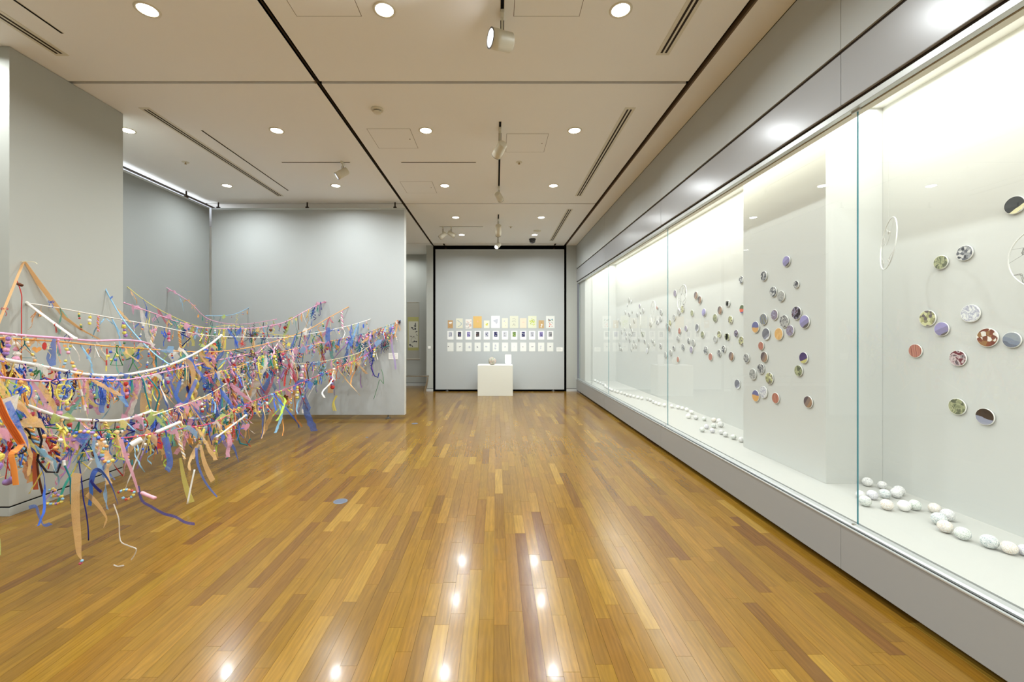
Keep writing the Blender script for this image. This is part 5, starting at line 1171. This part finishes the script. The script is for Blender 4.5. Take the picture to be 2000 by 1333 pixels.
piece('dangling_thread', 'long teal wire bent in a sharp hook in the middle', 'wire', CM['teal'], 0, [(270, 730, 3.9), (280, 745, 3.9), (284, 765, 3.9), (288, 780, 3.9), (294, 802, 3.9)], tube=.006)
piece('dangling_thread', 'teal wire forming the right side of the hook', 'wire', CM['teal'], 0, [(288, 736, 3.95), (300, 750, 3.95), (311, 767, 3.95), (308, 785, 3.95), (303, 803, 3.95)], tube=.006)
piece('dangling_thread', 'dark red thread hanging straight beside the column ribbon', 'cord', CM['red'], 0, [(33, 548, 3.5), (42, 575, 3.5), (42, 600, 3.5), (42, 640, 3.5), (42, 690, 3.5)], tube=.0035)
piece('wide_ribbon', 'tan organza strip hanging in the front left mass', 'ribbon', SH['peach'], .08, [(108, 722, 3.1, .05), (107, 745, 3.1, .08), (105, 775, 3.1, .09)], tw=.2)
piece('paper_roll', 'violet paper roll on two red threads at the far left', 'paper roll', mat('roll_violet', (150, 118, 176), .7), 0, [(10, 942, 2.5), (18, 942, 2.5), (26, 934, 2.5)], tube=.018)
for s in (0, 1): piece('dangling_thread', 'red thread holding the violet paper roll, %s of the two' % ('outer' if s == 0 else 'inner'), 'cord', CM['red'], 0, [(22, 862, 2.5), (17 + 4 * s, 895, 2.5), (10 + 13 * s, 940, 2.5)], tube=.0028)
piece('long_ribbon', 'lime gauze ribbon end hanging at the extreme left, near the floor', 'ribbon', SH['lime'], .04, [(-30, 985, 2.2, .02), (-16, 1020, 2.2, .03), (-6, 1055, 2.2, .045), (-2, 1085, 2.2, .03)], tw=.3)
piece('wrapped_stick', 'thick white wrapped stick lying in the middle of the cord mass', 'stick', M_white, 0, [(305, 845, 3.45), (328, 835, 3.55), (352, 825, 3.65)], tube=.014)
piece('wrapped_stick', 'short white roll shining behind the bead garlands', 'stick', M_white, 0, [(256, 870, 3.1), (266, 864, 3.12), (277, 858, 3.14)], tube=.022)
piece('wooden_bead', 'flat brown bead high on the slung orange ribbon', 'bead', CM['brown'], 0, [(35, 555, 3.48), (39, 556, 3.48), (43, 558, 3.48)], tube=.012)
for (x_, y_, c_, l_) in ((100, 590, 'blue', 'blue'), (9, 604, 'red', 'red')): 
    o, _d, _s = hang('yarn_bow', P(x_, y_, 3.80 if x_ > 50 else 3.345), .55, 0, (0, 0)); setm(o, CM[c_]); o['label'] = 'small %s yarn bow tied on the slung orange ribbon' % l_
# knot of wires at the panel edge
kb = P(779, 629, 7.565); mb = MB()
for k in range(26):
    d = Vector((U(-1, 1), U(-.6, .1), U(-1, 1))).normalized() * U(.03, .055); mb.tube([v3(0, 0, 0), d * .6 + v3(U(-.01, .01), 0, U(-.01, .01)), d], .004, 4, k % 5)
o = link('wire_cluster', mb.mesh('wire_cluster', [CM['brown'], CM['rose'], CM['teal'], CM['navy'], CM['orange']]), None, kb); tag(o, 'spiky knot of coloured wires tied at the panel edge', 'wire cluster')
# heap of beads arching at the front left
def bead_arc(label, nodes, cols, r_=.011):
    pts = smooth_pts([P(*n) for n in nodes], 6); base = pts[0].copy(); t = link('bead_garland', MB().tube([p - base for p in pts], .0016, 4).mesh('bead_garland', CM['cream']), None, base); tag(t, label, 'bead garland')
    d = 0; last = None; k = 0
    for p in pts:
        if last is None or (p - last).length > r_ * 1.75:
            b_ = link('bead', BS[k % 2], t, p - base); b_.scale = (r_ / .0095,) * 3; b_.rotation_euler = (U(0, 3), U(0, 3), 0); setm(b_, BD[cols[k % len(cols)]]); last = p; k += 1
for b_ in BS:
    if not b_.materials: b_.materials.append(None)
BS_ = BS
bead_arc('yellow and blue bead garland draped left of centre', [(142, 866, 2.7), (150, 846, 2.7), (165, 844, 2.7), (180, 846, 2.7), (192, 856, 2.72), (203, 862, 2.74)], ['yellow', 'lilac', 'yellow', 'blue', 'orange', 'lilac'])
bead_arc('blue and orange bead garland hanging on the dark green ring', [(208, 872, 2.78), (202, 880, 2.78), (199, 890, 2.78), (202, 900, 2.78), (212, 903, 2.78), (222, 898, 2.8)], ['orange', 'sky', 'yellow', 'sky', 'lilac'])
bead_arc('yellow and orange bead loop near the skirting line', [(97, 958, 2.72), (106, 956, 2.72), (108, 965, 2.72), (100, 972, 2.74), (112, 968, 2.72), (122, 972, 2.72), (118, 982, 2.72), (105, 985, 2.73), (90, 984, 2.75)], ['sky', 'yellow', 'orange', 'lilac', 'yellow'], .009)
bead_arc('multicoloured bead loop under the pink ribbon', [(232, 962, 2.9), (242, 958, 2.9), (252, 958, 2.9), (262, 962, 2.9), (258, 970, 2.9), (248, 976, 2.9), (238, 972, 2.9)], ['red', 'sky', 'yellow', 'sky', 'orange'], .009)
bead_arc('small blue and red bead pair at the long ribbon tip', [(160, 1096, 2.64), (158, 1100, 2.64), (155, 1105, 2.64)], ['sky', 'rose'], .009)
